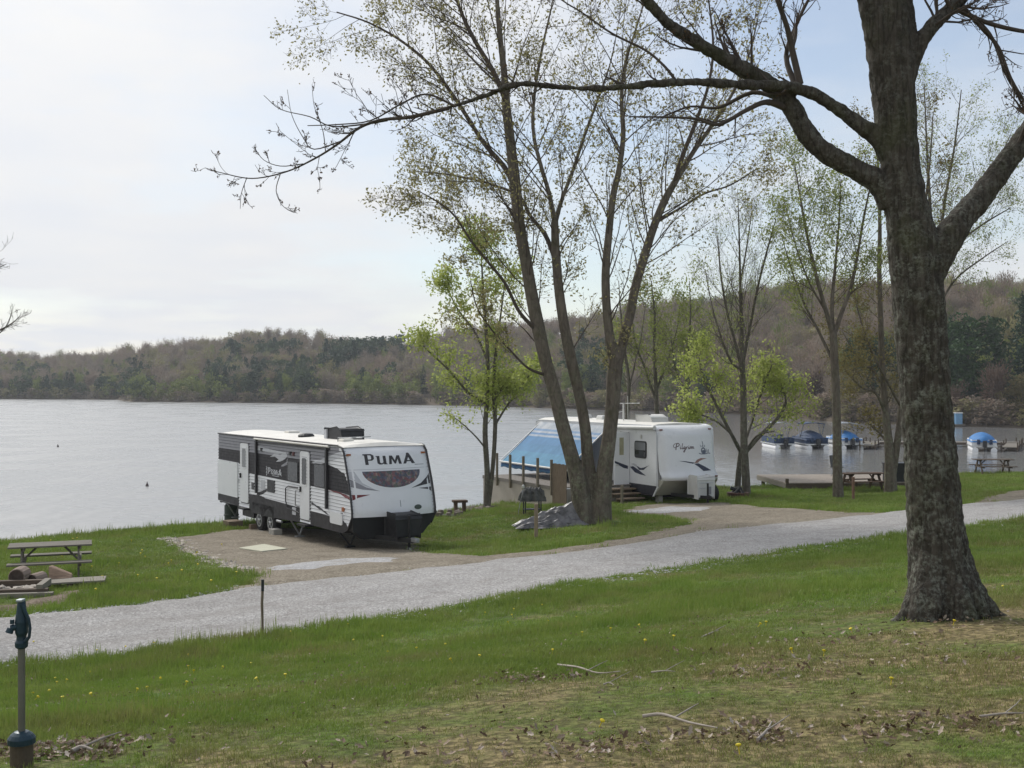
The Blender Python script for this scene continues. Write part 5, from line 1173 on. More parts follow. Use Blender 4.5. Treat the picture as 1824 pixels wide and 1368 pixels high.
small_tree('tall_tree', 'fine-twigged pale green tree behind the right side of the massive trunk', 52.0,
           [[(1668, 880, 24), (1668, 760, 18), (1664, 640, 15), (1662, 540, 13), (1660, 460, 10), (1656, 360, 7), (1650, 250, 4), (1646, 150, 2)], [(1662, 520, 9), (1672, 440, 7, .3), (1684, 350, 6, .5), (1700, 260, 4, .7), (1712, 160, 2)], [(1664, 540, 9), (1690, 450, 6, -.3), (1730, 370, 5, -.6), (1770, 300, 3, -.8), (1800, 240, 1.5)],
            [(1662, 500, 6), (1700, 440, 5, .6), (1750, 400, 4, 1), (1800, 370, 2)], [(1665, 560, 5), (1700, 500, 4, -.6), (1750, 460, 3, -1), (1795, 430, 1.5)]],
           m_barkG, m_twigG, lf_green, 4, .055, [(0, 22, .4, 2.6, 2), (1, 20, .1, 2.6, 2), (2, 18, .2, 2.4, 2), (3, 12, .2, 2.0, 2), (4, 10, .2, 1.7, 2)], 53, G(1668, 52), keep=.7, up=.6)
small_tree('young_tree', 'thin tree in pale green leaf behind the roof of the white trailer', 60.0,
           [[(1172, 800, 12), (1170, 740, 10), (1168, 680, 8), (1165, 620, 6), (1166, 560, 4), (1160, 500, 2)], [(1170, 720, 5), (1150, 660, 4), (1132, 610, 3), (1125, 560, 1)], [(1168, 700, 5), (1190, 640, 4), (1205, 590, 2.5), (1212, 540, 1)]],
           m_barkG, m_twigG, lf_green, 4, .085, [(0, 18, .2, 2.2, 2), (1, 10, .2, 1.8, 2), (2, 10, .2, 1.8, 2)], 59, Vector(((1172-912)/F*60, 60, H-130/F*60)), keep=.7)
small_tree('young_tree', 'thin pale green tree with slim trunk between the trailer roof and the tall bare tree', 58.5,
           [[(1222, 800, 10), (1224, 740, 8), (1222, 680, 6), (1226, 620, 5), (1230, 560, 3), (1228, 500, 1.5)], [(1224, 700, 4), (1204, 660, 3), (1195, 600, 2)], [(1224, 690, 4), (1240, 640, 3), (1256, 590, 1.5)]],
           m_barkG, m_twigG, lf_green, 4, .08, [(0, 14, .25, 2.0, 2), (1, 7, .2, 1.5, 2), (2, 7, .2, 1.5, 2)], 61, Vector(((1222-912)/F*58.5, 58.5, H-130/F*58.5)), keep=.6)
small_tree('bare_tree', 'slim grey leafless tree behind the white trailer beside the forked stems', 59.0,
           [[(1118, 800, 10), (1117, 740, 9), (1120, 680, 7), (1112, 620, 5), (1106, 560, 3), (1102, 500, 1.5)], [(1119, 700, 4), (1130, 650, 3), (1142, 600, 2), (1150, 540, 1)]],
           m_barkG, m_twigG, None, 0, 0, [(0, 14, .3, 1.8, 2), (1, 7, .2, 1.3, 2)], 67, Vector(((1118-912)/F*59, 59, H-130/F*59)))
# tree outside the left edge whose twig ends reach into the picture
small_tree('bare_tree', 'leafless twigs with pinkish tips reaching in at the left edge above the water', 21.0,
           [[(-190, 1120, 46), (-185, 900, 36), (-175, 740, 30), (-160, 560, 24), (-150, 400, 18), (-150, 200, 12), (-140, 20, 6)], [(-172, 720, 16), (-110, 650, 10), (-50, 610, 7), (0, 588, 4), (24, 574, 2.4), (36, 562, 1.2)], [(-160, 560, 12), (-100, 520, 8), (-50, 490, 5), (-10, 480, 3), (12, 470, 1.2)], [(-60, 615, 5), (-20, 605, 3), (8, 585, 2.2), (22, 556, 1.2)]],
           m_barkG, m_twigG, None, 0, 0, [(1, 9, .55, .36, 1), (2, 6, .6, .25, 1), (3, 4, .5, .2, 1), (0, 26, .30, 1.5, 2)], 71, G(-190, 21), min_r=.0016)
# ================================================================ furniture and small things
w_grey = wood('weathered_wood', (.23, .21, .175), (1.2, 12, 12)); w_greyd = wood('table_wood', (.165, .15, .125), (1.2, 12, 12)); w_greyy = wood('weathered_wood_cross', (.20, .175, .145), (12, 1.2, 12))
w_brown = wood('brown_wood', (.10, .065, .045), (1.2, 12, 12)); w_dark = wood('dark_timber', (.11, .085, .065), (1.2, 12, 12))
def picnic(label, loc, rz, mat, L=1.85, group='picnic tables on the grass', slim=1.0):
    r = root('picnic_table', label, 'picnic table', loc, rz, group)
    tp = MB()
    for k in range(5): tp.box((0, -.30+k*.15, .745), (L, .142, .038))
    tp.build('table_top', mat, r, bevel=.004)
    for s in (-1, 1):
        b = MB()
        for k in (0, 1): b.box((0, s*(.63+k*.145), .43), (L, .135, .038))
        b.build('seat', mat, r, bevel=.004)
    for s in (-1, 1):
        x = s*(L/2-.28)
        for q in (-1, 1): MB().beam((x, q*.18, .72), (x, q*.62, -.04), .04*slim, .14, (0, 0, 1)).build('leg', mat, r)
        MB().box((x+.042, 0, .39), (.04, 1.5, .10)).build('cross_bar', mat, r); MB().box((x+.042, 0, .70), (.04, .68, .09)).build('top_bar', mat, r)
        MB().beam((x-.02, 0, .40), (x-s*.30, 0, .70), .07, .04).build('brace', mat, r)
    return r
g = G(90, 26.0)
picnic('weathered grey picnic table standing in the grass at far left near the water', g, R(20), w_greyd, 1.72)
picnic('dark brown picnic table beside the low platform, between two tree trunks', G(1535, 50.6), R(12), w_brown, 1.9)
p = G(1768, 59.2); picnic('dark picnic table on the crest of the bank at far right with the lake behind', p, R(-4), w_dark, 1.9)
# logs and timber by the lane
def log(label, px, D, r_, L, rz, mat_end, lift=0.0, hollow=True, taper=1.0):
    p = G(px, D); o = root('log', label, 'log', (p.x, p.y, p.z+lift+r_*.9), rz, 'cut logs by the timber pile')
    b = MB().lathe([(r_*.93, -L/2), (r_, -L/2+.02), (r_*1.02, 0), (r_*taper, L/2-.02), (r_*taper*.93, L/2)], 14, (0, 0, 0), 'y'); b.build('bark', wood('log_bark', (.26, .20, .165), (10, 1, 10)), o)
    MB().lathe([(r_*.86, -L/2-.004), (r_*.86, -L/2+.004)], 14, (0, 0, 0), 'y').build('cut_face', mat_end, o); return o
m_cut = M('sooty_cut', (.075, .055, .045), .9, 0, .4, 9); m_cutl = M('fresh_cut', (.34, .24, .17), .9, 0, .2, 9)
log('large round log with dark sooty end, leftmost on the timber pile', 35, 23.6, .165, .45, R(6), m_cut, .16)
log('smaller round log with dark end, between the large log and the split wedge', 66, 23.9, .125, .42, R(-8), m_cut, .10)
p = G(108, 24.6)
wd = MB().add([(-.22, -.14, 0), (.23, -.16, 0), (.23, .12, 0), (-.22, .14, 0), (-.24, -.05, .30), (-.18, .08, .31), (.22, 0, .11), (.22, .08, .12)], [(3, 2, 1, 0), (0, 1, 6, 4), (1, 2, 7, 6), (2, 3, 5, 7), (3, 0, 4, 5), (4, 6, 7, 5)])
tag(wd.build('split_log', wood('split_wood', (.34, .24, .175), (1.5, 9, 9)), None, (p.x, p.y, p.z+.12), R(10), .02), 'reddish split wedge of wood lying on the flat pallet', 'log', 'cut logs by the timber pile')
pr = root('pallet', 'flat weathered pallet of long boards lying in the grass right of the logs', 'pallet', G(128, 24.2), R(14))
for k in range(5): MB().box((.02*k, -.36+k*.18, .14-.01*k), (1.35-.06*k, .12, .03), (0, R(-1), 0)).build('board', w_grey, pr)
for x in (-.55, 0, .55): MB().box((x, 0, .06), (.09, .84, .10)).build('bearer', w_dark, pr)
pl = root('timber_frame', 'low timber frame filled with stones at the left edge beside the lane', 'timber frame', G(25, 22.9), R(10))
for y_, z_, L in ((-.35, .10, 1.5), (.35, .16, 1.3), (-.50, .05, 1.75)): MB().box((-.05, y_, z_), (L, .14, .14)).build('timber', w_dark if y_ > -.4 else w_grey, pl)
for x in (-.6, .55): MB().box((x, 0, .19), (.12, .8, .12)).build('timber', w_grey, pl)
def stones(name, pts, s0, s1, mat, label, cat, sink=.3):
    r = np.random.default_rng(len(pts)); Vs, Fs, off = [], [], 0
    ico = bmesh.new(); bmesh.ops.create_icosphere(ico, subdivisions=1, radius=1); bv = np.array([tuple(v.co) for v in ico.verts]); bf = np.array([[v.index for v in f.verts] for f in ico.faces]); ico.free()
    for (x, y, z) in pts:
        s = r.uniform(s0, s1); q = bv*(1+.28*r.normal(size=(len(bv), 1)))*s*np.array([r.uniform(.7, 1.3), r.uniform(.7, 1.3), r.uniform(.5, .8)]); Vs.append(q+np.array([x, y, z+s*(.5-sink)])); Fs.append(bf+off); off += len(bv)
    return tag(np_mesh(name, np.concatenate(Vs), [np.concatenate(Fs)], mat, None, False), label, cat, kind='stuff')
m_stone = M('pale_stone', (.46, .41, .35), .9, 0, .3, 5); m_stone2 = M('brown_stone', (.20, .17, .14), .9, 0, .35, 5)
rs = np.random.default_rng(5)
def line_pts(px_pts, n, jit):
    w_ = onground(px_pts); out = []
    for _ in range(n):
        i = rs.integers(0, len(w_)-1); t = rs.random(); x = w_[i][0]*(1-t)+w_[i+1][0]*t+rs.normal()*jit; y = w_[i][1]*(1-t)+w_[i+1][1]*t+rs.normal()*jit; out.append((x, y, gz(x, y)))
    return out
stones('gravel_edge', line_pts([(290, 960), (318, 966), (345, 985), (370, 998), (410, 1008), (455, 1018)], 520, .16), .015, .07, m_stone, 'pale broken stones along the curved edge of the left gravel pad', 'stones')
stones('shore_stones', line_pts([(0, 962), (60, 957), (130, 953), (200, 948), (300, 939), (400, 933)], 160, .3)+line_pts([(780, 915), (830, 908), (865, 905)], 90, .35), .04, .14, m_stone2, 'brown stones scattered along the bank', 'stones')
stones('frame_stones', [(pl.location.x+rs.uniform(-.55, .5), pl.location.y+rs.uniform(-.25, .25), pl.location.z+.1) for _ in range(70)], .04, .09, m_stone, 'pale stones inside the timber frame', 'stones')
wr_ = line_pts([(0, 1100), (250, 1078), (480, 1043), (960, 988), (1240, 946), (1610, 910)], 1500, .26)+line_pts([(0, 1182), (465, 1133), (912, 1062), (1300, 999), (1600, 954), (1824, 924)], 1500, .26)
stones('loose_gravel', wr_, .008, .03, M('loose_gravel', (.5, .49, .48), .9, 0, .3, 4), 'loose white gravel spilling along both edges of the lane', 'gravel')
# ---- yard hydrant
p = G(38, 6.6); HY = root('yard_hydrant', 'blue-green frost-proof water hydrant on a grey pipe at bottom left', 'hydrant', p)
m_teal = M('teal_paint', (.018, .045, .065), .45, .1, .35, 9, .15, 60); m_pipe = M('old_pipe', (.17, .165, .145), .5, .4, .2, 5); m_rust = M('rusty_sleeve', (.11, .085, .06), .85, .1, .35, 8)
zt = W(38, 1070, 6.6).z-p.z
MB().lathe([(.062, -.1), (.062, .14)], 18).build('sleeve', m_rust, HY)
MB().lathe([(.060, .13), (.075, .135), (.075, .165), (.06, .185), (.04, .20), (.02, .205)], 18).build('collar', m_teal, HY)
MB().lathe([(.0195, .19), (.0195, zt-.24)], 14).build('pipe', m_pipe, HY)
hd = MB().lathe([(.022, zt-.27), (.034, zt-.26), (.036, zt-.235), (.028, zt-.22), (.026, zt-.20), (.034, zt-.18), (.036, zt-.12), (.028, zt-.07), (.022, zt-.01), (.020, zt)], 16)
hd.tube([(0, 0, zt-.14), (-.03, -.02, zt-.145), (-.05, -.03, zt-.15)], [.018, .018, .02], 10); hd.tube([(-.048, -.03, zt-.150), (-.056, -.035, zt-.175)], [.019, .021], 10)
hd.build('head', m_teal, HY, bevel=.002)
MB().tube([(.012, -.02, zt-.02), (.030, -.022, zt-.06), (.050, -.022, zt-.10), (.057, -.022, zt-.15), (.052, -.022, zt-.20), (.030, -.02, zt-.225)], [.014, .011, .009, .009, .009, .012], 8).build('lever_handle', m_teal, HY)
MB().box((.0, -.012, zt+.004), (.036, .05, .014)).build('cap', M('worn_steel', (.30, .34, .36), .45, .3), HY, bevel=.003)
MB().lathe([(.012, 0), (.012, .025)], 10, (-.04, -.03, zt-.125)).build('vent_knob', m_teal, HY)
# ---- stakes and posts
p = G(467, 18.5); s_ = MB().tube([(0, 0, -.1), (.004, 0, .2), (-.004, .0, .5), (.006, 0, .70)], [.022, .020, .023, .022], 7); rr_ = root('lane_stake', 'thin wooden stake with dark painted top at the near edge of the lane', 'stake', p)
s_.build('stake', wood('stake_wood', (.19, .155, .115), (9, 9, 1.2)), rr_); MB().tube([(.006, 0, .69), (.008, 0, .87)], [.025, .024], 7).build('painted_top', M('dark_top', (.02, .025, .03), .6), rr_)
p = G(955, 34.4); b = MB().box((0, 0, .5), (.11, .11, 1.12)); tag(b.build('site_post', wood('tan_post', (.27, .21, .15), (10, 10, 1.2)), None, p, 0, .01), 'short tan wooden post in the grass in front of the covered grill', 'post')
p = G(1520, 44.5); b = MB().box((0, 0, .42), (.09, .09, 1.0)); tag(b.build('site_post', wood('red_post', (.20, .12, .085), (10, 10, 1.2)), None, p, 0, .01), 'thin reddish-brown post on the lawn before the brown picnic table', 'post')
# ---- cloth covered things: draped height fields
def drape(name, label, cat, loc, rz, L, Wd, hf, mat, seed, n=46, fold=.05):
    r = np.random.default_rng(seed); ph = r.uniform(0, 6, 8); V = []
    for j in range(n+1):
        for i in range(n+1):
            u, v = i/n*2-1, j/n*2-1
            rr = max(abs(u), abs(v)); 
            x, y = u*L/2, v*Wd/2; z = hf(u, v)
            e = max(0, 1-rr)
            k = fold*((1-abs(math.sin(v*7+u*2.2+ph[0]+1.2*math.sin(u*4+v*2))))**2*1.5+(1-abs(math.sin(v*9-u*3.5+ph[2]+.8*math.sin(u*3+1))))**3*1.0-.5+math.sin(u*6+v*4+ph[1])*.5+math.sin(u*17+v*9+ph[3])*math.sin(v*14-u*6)*.5)
            z = max(0, z+k*min(1, e*5)); s_ = 1+.10*math.sin(math.atan2(v, u)*11+ph[4])*(rr > .75)
            V.append((x*s_+k*.4, y*s_+k*.3, z))
    idx = np.arange((n+1)**2).reshape(n+1, n+1); Fq = np.stack([idx[:-1, :-1], idx[:-1, 1:], idx[1:, 1:], idx[1:, :-1]], -1).reshape(-1, 4)
    o = np_mesh(name, np.array(V), [Fq], mat, None, True); o.location = loc; o.rotation_euler = (0, 0, rz); return tag(o, label, cat)
t = NT('silver_tarp'); v = t.coord('Object'); c = t.ramp(t.noise(v, 3, 6, .7), [(.40, (.055, .052, .053)), (.6, (.16, .155, .162))]); m_tarp = t.out(c, .42, t.bump(t.noise(t.coord('Object', (1, 3, 1)), 5, 2), .5, .02), 0, .6)
t = NT('dark_cover'); v = t.coord('Object'); c = t.ramp(t.noise(v, 4, 6, .7), [(.35, (.03, .03, .028)), (.65, (.12, .12, .113))]); m_cov = t.out(c, .55, t.bump(t.noise(v, 9, 4), .6, .03), 0, .4)
def hf1(u, v):
    c = math.exp(-((v/.55)**2)); ridge_ = .14+.66*max(0, min(1, (u+.75)/1.5))
    e = min(1, max(0, (1-max(abs(u), abs(v)))*4)); return (ridge_*c+.05)*e**.7
drape('tarp_covered_pile', 'crumpled silver-grey tarp over a long pile leaning against the forked tree', 'tarp', G(982, 37.6), R(8), 2.25, 1.15, hf1, m_tarp, 4, 90, .05)
cg = root('covered_grill', 'grill under a dark grey cover standing in front of the deck skirting', 'grill', G(948, 41.6), R(10))
def hf2(u, v):
    e = min(1, max(0, (1-max(abs(u), abs(v)))*3.2)); return .42*e**.5*(1-.15*u*u)+.0
o = drape('cover', None, None, (0, 0, .50), 0, .86, .62, hf2, m_cov, 9, 36, .05); o.parent = cg
for k in list(o.keys()):
    if k in ('label', 'category'): del o[k]
for x, y in ((-.28, -.18), (.28, -.18), (-.28, .18), (.28, .18)): MB().box((x, y, .26), (.04, .04, .54)).build('leg', m_plast, cg)
MB().box((0, 0, .2), (.6, .4, .03)).build('shelf', m_plast, cg)
tag(MB().tube([(0, 0, 0), (.10, .05, .5), (.2, .08, .95)], .014, 6).build('metal_rod', m_steel, None, G(922, 41.2)), 'thin metal rod leaning against the covered grill', 'rod')
tag(MB().lathe([(.03, 0), (.05, .03), (.05, .10), (.02, .14)], 10).build('lantern', m_acw, None, G(932, 41.0, .98)), 'small white lantern hanging at the top of the metal rod', 'lantern')
# ---- fire pit and stump table behind the left trailer, fire ring by the tall tree
fr = root('fire_ring', 'low ring of stones and ashes near the bank right of the black and white trailer', 'fire ring', G(796, 43.2))
for k in range(9):
    a = 2*math.pi*k/9; MB().box((.5*math.cos(a), .5*math.sin(a), .1), (.22, .18, .22), (0, 0, a), .85).build('stone', m_stone2, fr, bevel=.03)
MB().lathe([(.45, 0), (.45, .05), (.05, .09)], 14).build('ashes', m_black, fr)
sb = root('wood_bench', 'small rough brown wooden bench at the water edge between the two trailers', 'bench', G(819, 44.2), R(15))
MB().box((0, 0, .46), (.55, .34, .09)).build('seat', w_brown, sb, bevel=.01)
for x in (-.16, .16): MB().box((x, 0, .2), (.1, .28, .44)).build('leg', w_brown, sb)
f2 = root('fire_ring', 'rusty steel fire ring with black charred logs beside the lime-green tree', 'fire ring', G(1315, 47.8))
MB().lathe([(.44, 0), (.46, .0), (.46, .22), (.44, .22)], 20).build('steel_ring', M('rust', (.085, .04, .03), .85, 0, .35), f2)
for k in range(5):
    a = k*1.3; MB().tube([(.3*math.cos(a), .3*math.sin(a), .15), (-.1*math.cos(a)+.08*k-.2, .1, .40)], .075, 7).build('charred_log', m_black, f2)
# ---- low platform at the bank
pf = root('platform', 'low weathered timber platform on the bank behind the row of trees', 'platform', G(1490, 54.0), R(4))
zt = .30
b = MB()
for k in range(26): b.box((-2.9+k*.24, .2, zt), (.225, 4.6, .04))
b.build('decking', wood('pale_deck', (.30, .26, .22), (12, 1.2, 12)), pf)
MB().box((0.15, -2.12, zt-.14), (6.3, .06, .24)).build('rim_board', w_dark, pf); MB().box((-3.0, .2, zt-.12), (.06, 4.6, .2)).build('rim_board', w_grey, pf)
MB().box((0.1, .2, zt+.04), (6.2, .10, .05)); MB().box((-2.95, -2.05, zt-.05), (.12, .12, .5)).build('corner_post', w_dark, pf)
for x in (-2.8, 0, 2.8):
    for y in (-1.9, 2.2): MB().box((x, y, -.25), (.14, .14, 1.0)).build('pile', w_dark, pf)
ch = root('lawn_chair', 'small dark folding chair standing on the low platform', 'chair', (pf.location.x+.42, 55.4, pf.location.z+.32), R(40))
MB().box((0, 0, .42), (.46, .44, .03)).build('seat', m_cov, ch); MB().box((.0, .22, .70), (.46, .03, .55), (R(-10), 0, 0)).build('backrest', m_cov, ch)
for x in (-.22, .22):
    for y in (-.2, .2): MB().beam((x, y, 0), (x, -y*.6, .42), .025, .025).build('leg', m_steel, ch)
bx = root('storage_box', 'large black storage bin standing behind the twin-stemmed tree', 'bin', G(1598, 52.6), R(5))
MB().box((0, 0, .48), (1.05, .75, .96)).build('bin_body', m_black, bx, bevel=.03); MB().box((0, 0, .99), (1.12, .8, .08)).build('lid', m_plast, bx, bevel=.02)
# ---- buoys
for px, py, lb in ((103, 796, 'small dark marker buoy on open water at left'), (262, 866, 'tiny dark float on the water left of the trailer')):
    D = H*F/(py-680); o = MB().lathe([(.03, -.2), (.10, -.1), (.11, .04), (.08, .12), (.03, .22), (.02, .30)], 12).build('buoy', M('buoy_red', (.10, .07, .065), .5), None, ((px-912)/F*D, D, .0)); tag(o, lb, 'buoy')

# ================================================================ docks and boats
m_alu = M('pontoon_aluminium', (.62, .63, .64), .3, .4, .08); m_bwhite = M('boat_white', (.80, .81, .82), .35, 0, .05); m_blue = M('blue_canvas', (.035, .17, .42), .7, 0, .2, 2, .3, 6); m_bdk = M('navy_canvas', (.03, .055, .11), .75, 0, .15, 2)
m_outb = M('outboard_black', (.02, .02, .022), .35); m_dock = wood('dock_wood', (.20, .18, .15), (12, 1.2, 12)); m_tub = M('boat_tube', (.35, .36, .38), .3, .6)
def pontoon(label, px, D, rz, cover, bimini, L=6.0, fence=m_bwhite, wd=2.4):
    r = root('pontoon_boat', label, 'boat', ((px-912)/F*D, D, 0), rz, 'pontoon boats moored at the dock')
    for s in (-1, 1):
        MB().tube([(s*(wd/2-.32), 0, .12), (s*(wd/2-.32), L-.9, .12), (s*(wd/2-.32), L-.3, .22), (s*(wd/2-.32), L, .36)], [.30, .30, .26, .05], 14).build('pontoon', m_bwhite, r)
    MB().box((0, L/2, .50), (wd, L-.1, .12)).build('deck', m_alu, r)
    b = MB()
    for s in (-1, 1): b.box((s*(wd/2-.05), L/2, .86), (.05, L-.7, .58))
    b.box((0, .35, .86), (wd-.1, .05, .58)); b.box((0, L-.35, .86), (wd-.1, .05, .58)); b.build('side_panels', fence, r)
    MB().box((0, 2.6, .85), (1.9, .7, .6)).build('bench_seat', m_grey, r, bevel=.05)
    cs = MB().box((.5, 3.6, .95), (.6, .6, .85)); cs.build('console', m_bdk, r, bevel=.05)
    ob = MB().prism([(-.45, .45), (-.42, .95), (-.3, 1.1), (.0, 1.08), (.05, .6), (-.1, .4)], -.17, .17, 'x'); ob.box((0, -.2, .15), (.12, .2, .7)); ob.build('outboard_motor', m_outb, r, bevel=.02)
    MB().box((-.55, .2, .95), (.28, .25, .5)).build('stern_seat', m_bdk, r, bevel=.03); MB().box((.62, .2, .95), (.28, .25, .5)).build('stern_seat', m_bdk, r, bevel=.03)
    if cover is not None:
        V = []; n = 18
        for j in range(n+1):
            for i in range(n+1):
                u, v = i/n*2-1, j/n*2-1; rr = max(abs(u), abs(v)); z = 1.12+.72*(1-min(1, (abs(u)**1.6+abs(v)**2.2)))**.75+.03*math.sin(j*2.2); V.append((u*(wd/2+.05), L/2+v*(L/2-.15), z if rr < .99 else .92))
        idx = np.arange((n+1)**2).reshape(n+1, n+1); Fq = np.stack([idx[:-1, :-1], idx[:-1, 1:], idx[1:, 1:], idx[1:, :-1]], -1).reshape(-1, 4)
        np_mesh('mooring_cover', np.array(V), [Fq], cover, r, True)
    if bimini is not None:
        for s in (-1, 1):
            for ya, yb in ((2.6, 1.4), (2.6, 3.6)): MB().tube([(s*(wd/2-.06), ya, 1.1), (s*(wd/2-.1), yb, 2.55)], .045, 5).build('canopy_pole', m_tub, r)
        tp = MB()
        for k in range(6):
            x0, x1 = -wd/2+.08+(wd-.16)*k/6, -wd/2+.08+(wd-.16)*(k+1)/6; h0, h1 = .14*math.sin(math.pi*k/6), .14*math.sin(math.pi*(k+1)/6)
            tp.add([(x0, 1.2, 2.52+h0), (x1, 1.2, 2.52+h1), (x1, 3.8, 2.52+h1), (x0, 3.8, 2.52+h0), (x0, 1.2, 2.6+h0), (x1, 1.2, 2.6+h1), (x1, 3.8, 2.6+h1), (x0, 3.8, 2.6+h0)], [(3, 2, 1, 0), (4, 5, 6, 7), (0, 1, 5, 4), (2, 3, 7, 6)])
        tp.build('canopy', bimini, r)
    return r
pontoon('open pontoon boat with grey seats and a thin light canopy, leftmost of the moored boats', 1399, 122, R(4), None, m_tub, 5.4, m_bdk, 2.2)
pontoon('pontoon boat with navy sides and dark canopy, second moored boat from the left', 1457, 121.5, R(2), m_bdk, m_bdk, 6, m_bdk)
pontoon('pontoon boat under a blue cover and canopy just left of the twin-stemmed tree', 1518, 121.5, R(0), m_blue, m_tub, 6)
pontoon('white pontoon boat under a bright blue cover, alone at right of the big trunk', 1754, 117.5, R(-16), m_blue, None, 5.4)
def dock(label, px0, D0, px1, D1, wd=1.8, z=.45):
    a = Vector(((px0-912)/F*D0, D0, 0)); b = Vector(((px1-912)/F*D1, D1, 0)); d = b-a; L = d.length; r = root('dock', label, 'dock', a, math.atan2(d.y, d.x))
    m = MB(); n = int(L/.5)
    for k in range(n): m.box((L*(k+.5)/n, 0, z), (L/n*.95, wd, .08))
    m.build('planks', m_dock, r); MB().box((L/2, -wd/2, z-.12), (L, .08, .22)).build('side_beam', w_dark, r); MB().box((L/2, wd/2, z-.12), (L, .08, .22)).build('side_beam', w_dark, r)
    for k in range(int(L/4)+1):
        for s in (-1, 1): MB().tube([(min(L-.1, k*4+.1), s*(wd/2+.06), -1), (min(L-.1, k*4+.1), s*(wd/2+.06), .95)], .07, 6).build('pile', w_dark, r)
dock('long low wooden dock running across the water behind the moored boats', 1412, 128.5, 1960, 126)
dock('short finger dock between the blue covered boat and the twin-stemmed tree', 1545, 121, 1556, 127.5, 1.4, .42)
dock('short finger dock right of the white boat with the blue cover', 1798, 117.5, 1806, 125, 1.4, .42)
fp = root('swim_platform', 'white floating platform carrying a small boat on the far side of the cove', 'raft', ((1748-912)/F*186, 186, 0), R(-4))
MB().box((0, 0, .22), (7.5, 2.2, .28)).build('float', m_bwhite, fp)
fb = root('small_boat', 'small white and blue boat resting on the far floating platform', 'boat', ((1738-912)/F*186, 186, .36), R(-4))
MB().prism([(-1.6, .1), (-1.9, .5), (1.9, .62), (1.4, .05)], -.5, .5, 'y').build('hull', m_bwhite, fb); MB().box((.1, 0, .70), (1.4, .8, .3), None, .6).build('cover', m_bdk, fb)
kb = root('dock_shed', 'narrow pale blue box standing on the far floating dock beside the big trunk', 'box', ((1707-912)/F*184, 184, .2))
MB().box((0, 0, 1.0), (1.0, .8, 1.7)).build('box_body', M('pale_blue', (.16, .32, .50), .5), kb); MB().box((0, 0, 1.93), (1.15, .95, .14)).build('lid', m_bwhite, kb); MB().box((0, 0, .05), (1.8, 1.4, .2)).build('base', m_dock, kb)
# ================================================================ grass, dead leaves, flowers, sticks
def tuft(seed, n, h, spread, wd, lean=.5):
    r = np.random.default_rng(seed); V, Fs = [], []
    for _ in range(n):
        x, y = r.normal(size=2)*spread; a = r.uniform(0, 6.28); hh = h*r.uniform(.5, 1.15); ln = lean*r.uniform(.2, 1)*hh; dx, dy = math.cos(a), math.sin(a); px, py = -dy*wd/2, dx*wd/2; b = len(V)
        V += [(x-px, y-py, -.01), (x+px, y+py, -.01), (x+dx*ln*.35+px*.8, y+dy*ln*.35+py*.8, hh*.6), (x+dx*ln*.35-px*.8, y+dy*ln*.35-py*.8, hh*.6), (x+dx*ln, y+dy*ln, hh)]
        Fs += [(b, b+1, b+2, b+3), (b+3, b+2, b+4)]
    me = bpy.data.meshes.new('tuft'); me.from_pydata(V, [], Fs); me.materials.append(m_blade); return bpy.data.objects.new('tuft', me)
protos = [tuft(k, 16, .075, .055, .0055) for k in range(4)]
excl = [np.array(road_poly), np.array(padA), np.array(padB), np.array(dirtL), np.array(dirtC)]
def fld(x, y): return .5+.5*np.clip(.55*np.sin(x*.9+1.7*np.sin(y*.6+.5))+.45*np.sin(y*1.3-x*.7+1.1)+.35*np.sin(x*2.7+y*1.9)*np.sin(y*2.3), -1, 1)
Ps, Ss = [], []
rg = np.random.default_rng(77)
for D0, D1, dens, sc, hz in ((4.2, 8, 420, .8, .8), (8, 14, 250, 1.0, .95), (14, 24, 120, 1.4, 1.2), (24, 62, 42, 2.3, 1.0)):
    p0, p1 = -760, 2450; area = (p1-p0)/F*(D1**2-D0**2)/2; n = int(area*dens)
    D = np.sqrt(rg.uniform(D0**2, D1**2, n)); x = (rg.uniform(p0, p1, n)-912)/F*D
    k = np.ones(n, bool)
    for E_ in excl:
        sd_ = poly_sd(x, D, E_)+wob(x*1.6, D*1.6, .2); k &= ((sd_ < .02) | ((sd_ < .25) & (rg.random(n) < .12)))
    for (c, rad, st_) in bare: k &= ~((np.hypot(x-c.x, (D-c.y)*1.3) < rad*(.7+.5*fld(x*2, D*2))) & (rg.random(n) < st_*.95))
    f = fld(x, D)
    if D1 <= 24: k &= rg.random(n) < np.clip(.25+.95*f, .2, 1)*(1-.45*np.clip((x-D+10)/7, 0, 1))
    lx = x; k &= (912+F*x/D < 3000)
    x, D, f = x[k], D[k], f[k]; z = terrain(x, D)
    k = z > .25; x, D, z, f = x[k], D[k], z[k], f[k]
    px_ = 912+F*x/D
    # longer grass on the slope at left, short mown turf on the right and on the terrace
    tall = np.clip((1150-px_)/900, 0, 1)*(D < 24)*.35+np.exp(-((D-np.interp(px_, edge_px[:, 0], edge_px[:, 1])+.8)/1.2)**2)*.5
    s = sc*rg.uniform(.7, 1.25, len(x)); low = np.clip((x-D+10)/7, 0, 1)*(D < 24); hh = s*hz*(.30+.55*f**1.5+tall*.8)*(1-.45*low)*np.where(rg.random(len(x)) < .05, 1.9, 1)
    Ps.append(np.stack([x, D, z], 1)); Ss.append(np.stack([s, s, hh], 1))
P = np.concatenate(Ps); S = np.concatenate(Ss)
Rt = np.stack([rg.normal(0, .08, len(P)), rg.normal(0, .08, len(P)), rg.uniform(0, 6.28, len(P))], 1)
scatter('grass', P, Rt, S, rg.integers(0, 4, len(P)), protos, 'green spring grass over the slope and the terrace', 'grass')
print('tufts', len(P))
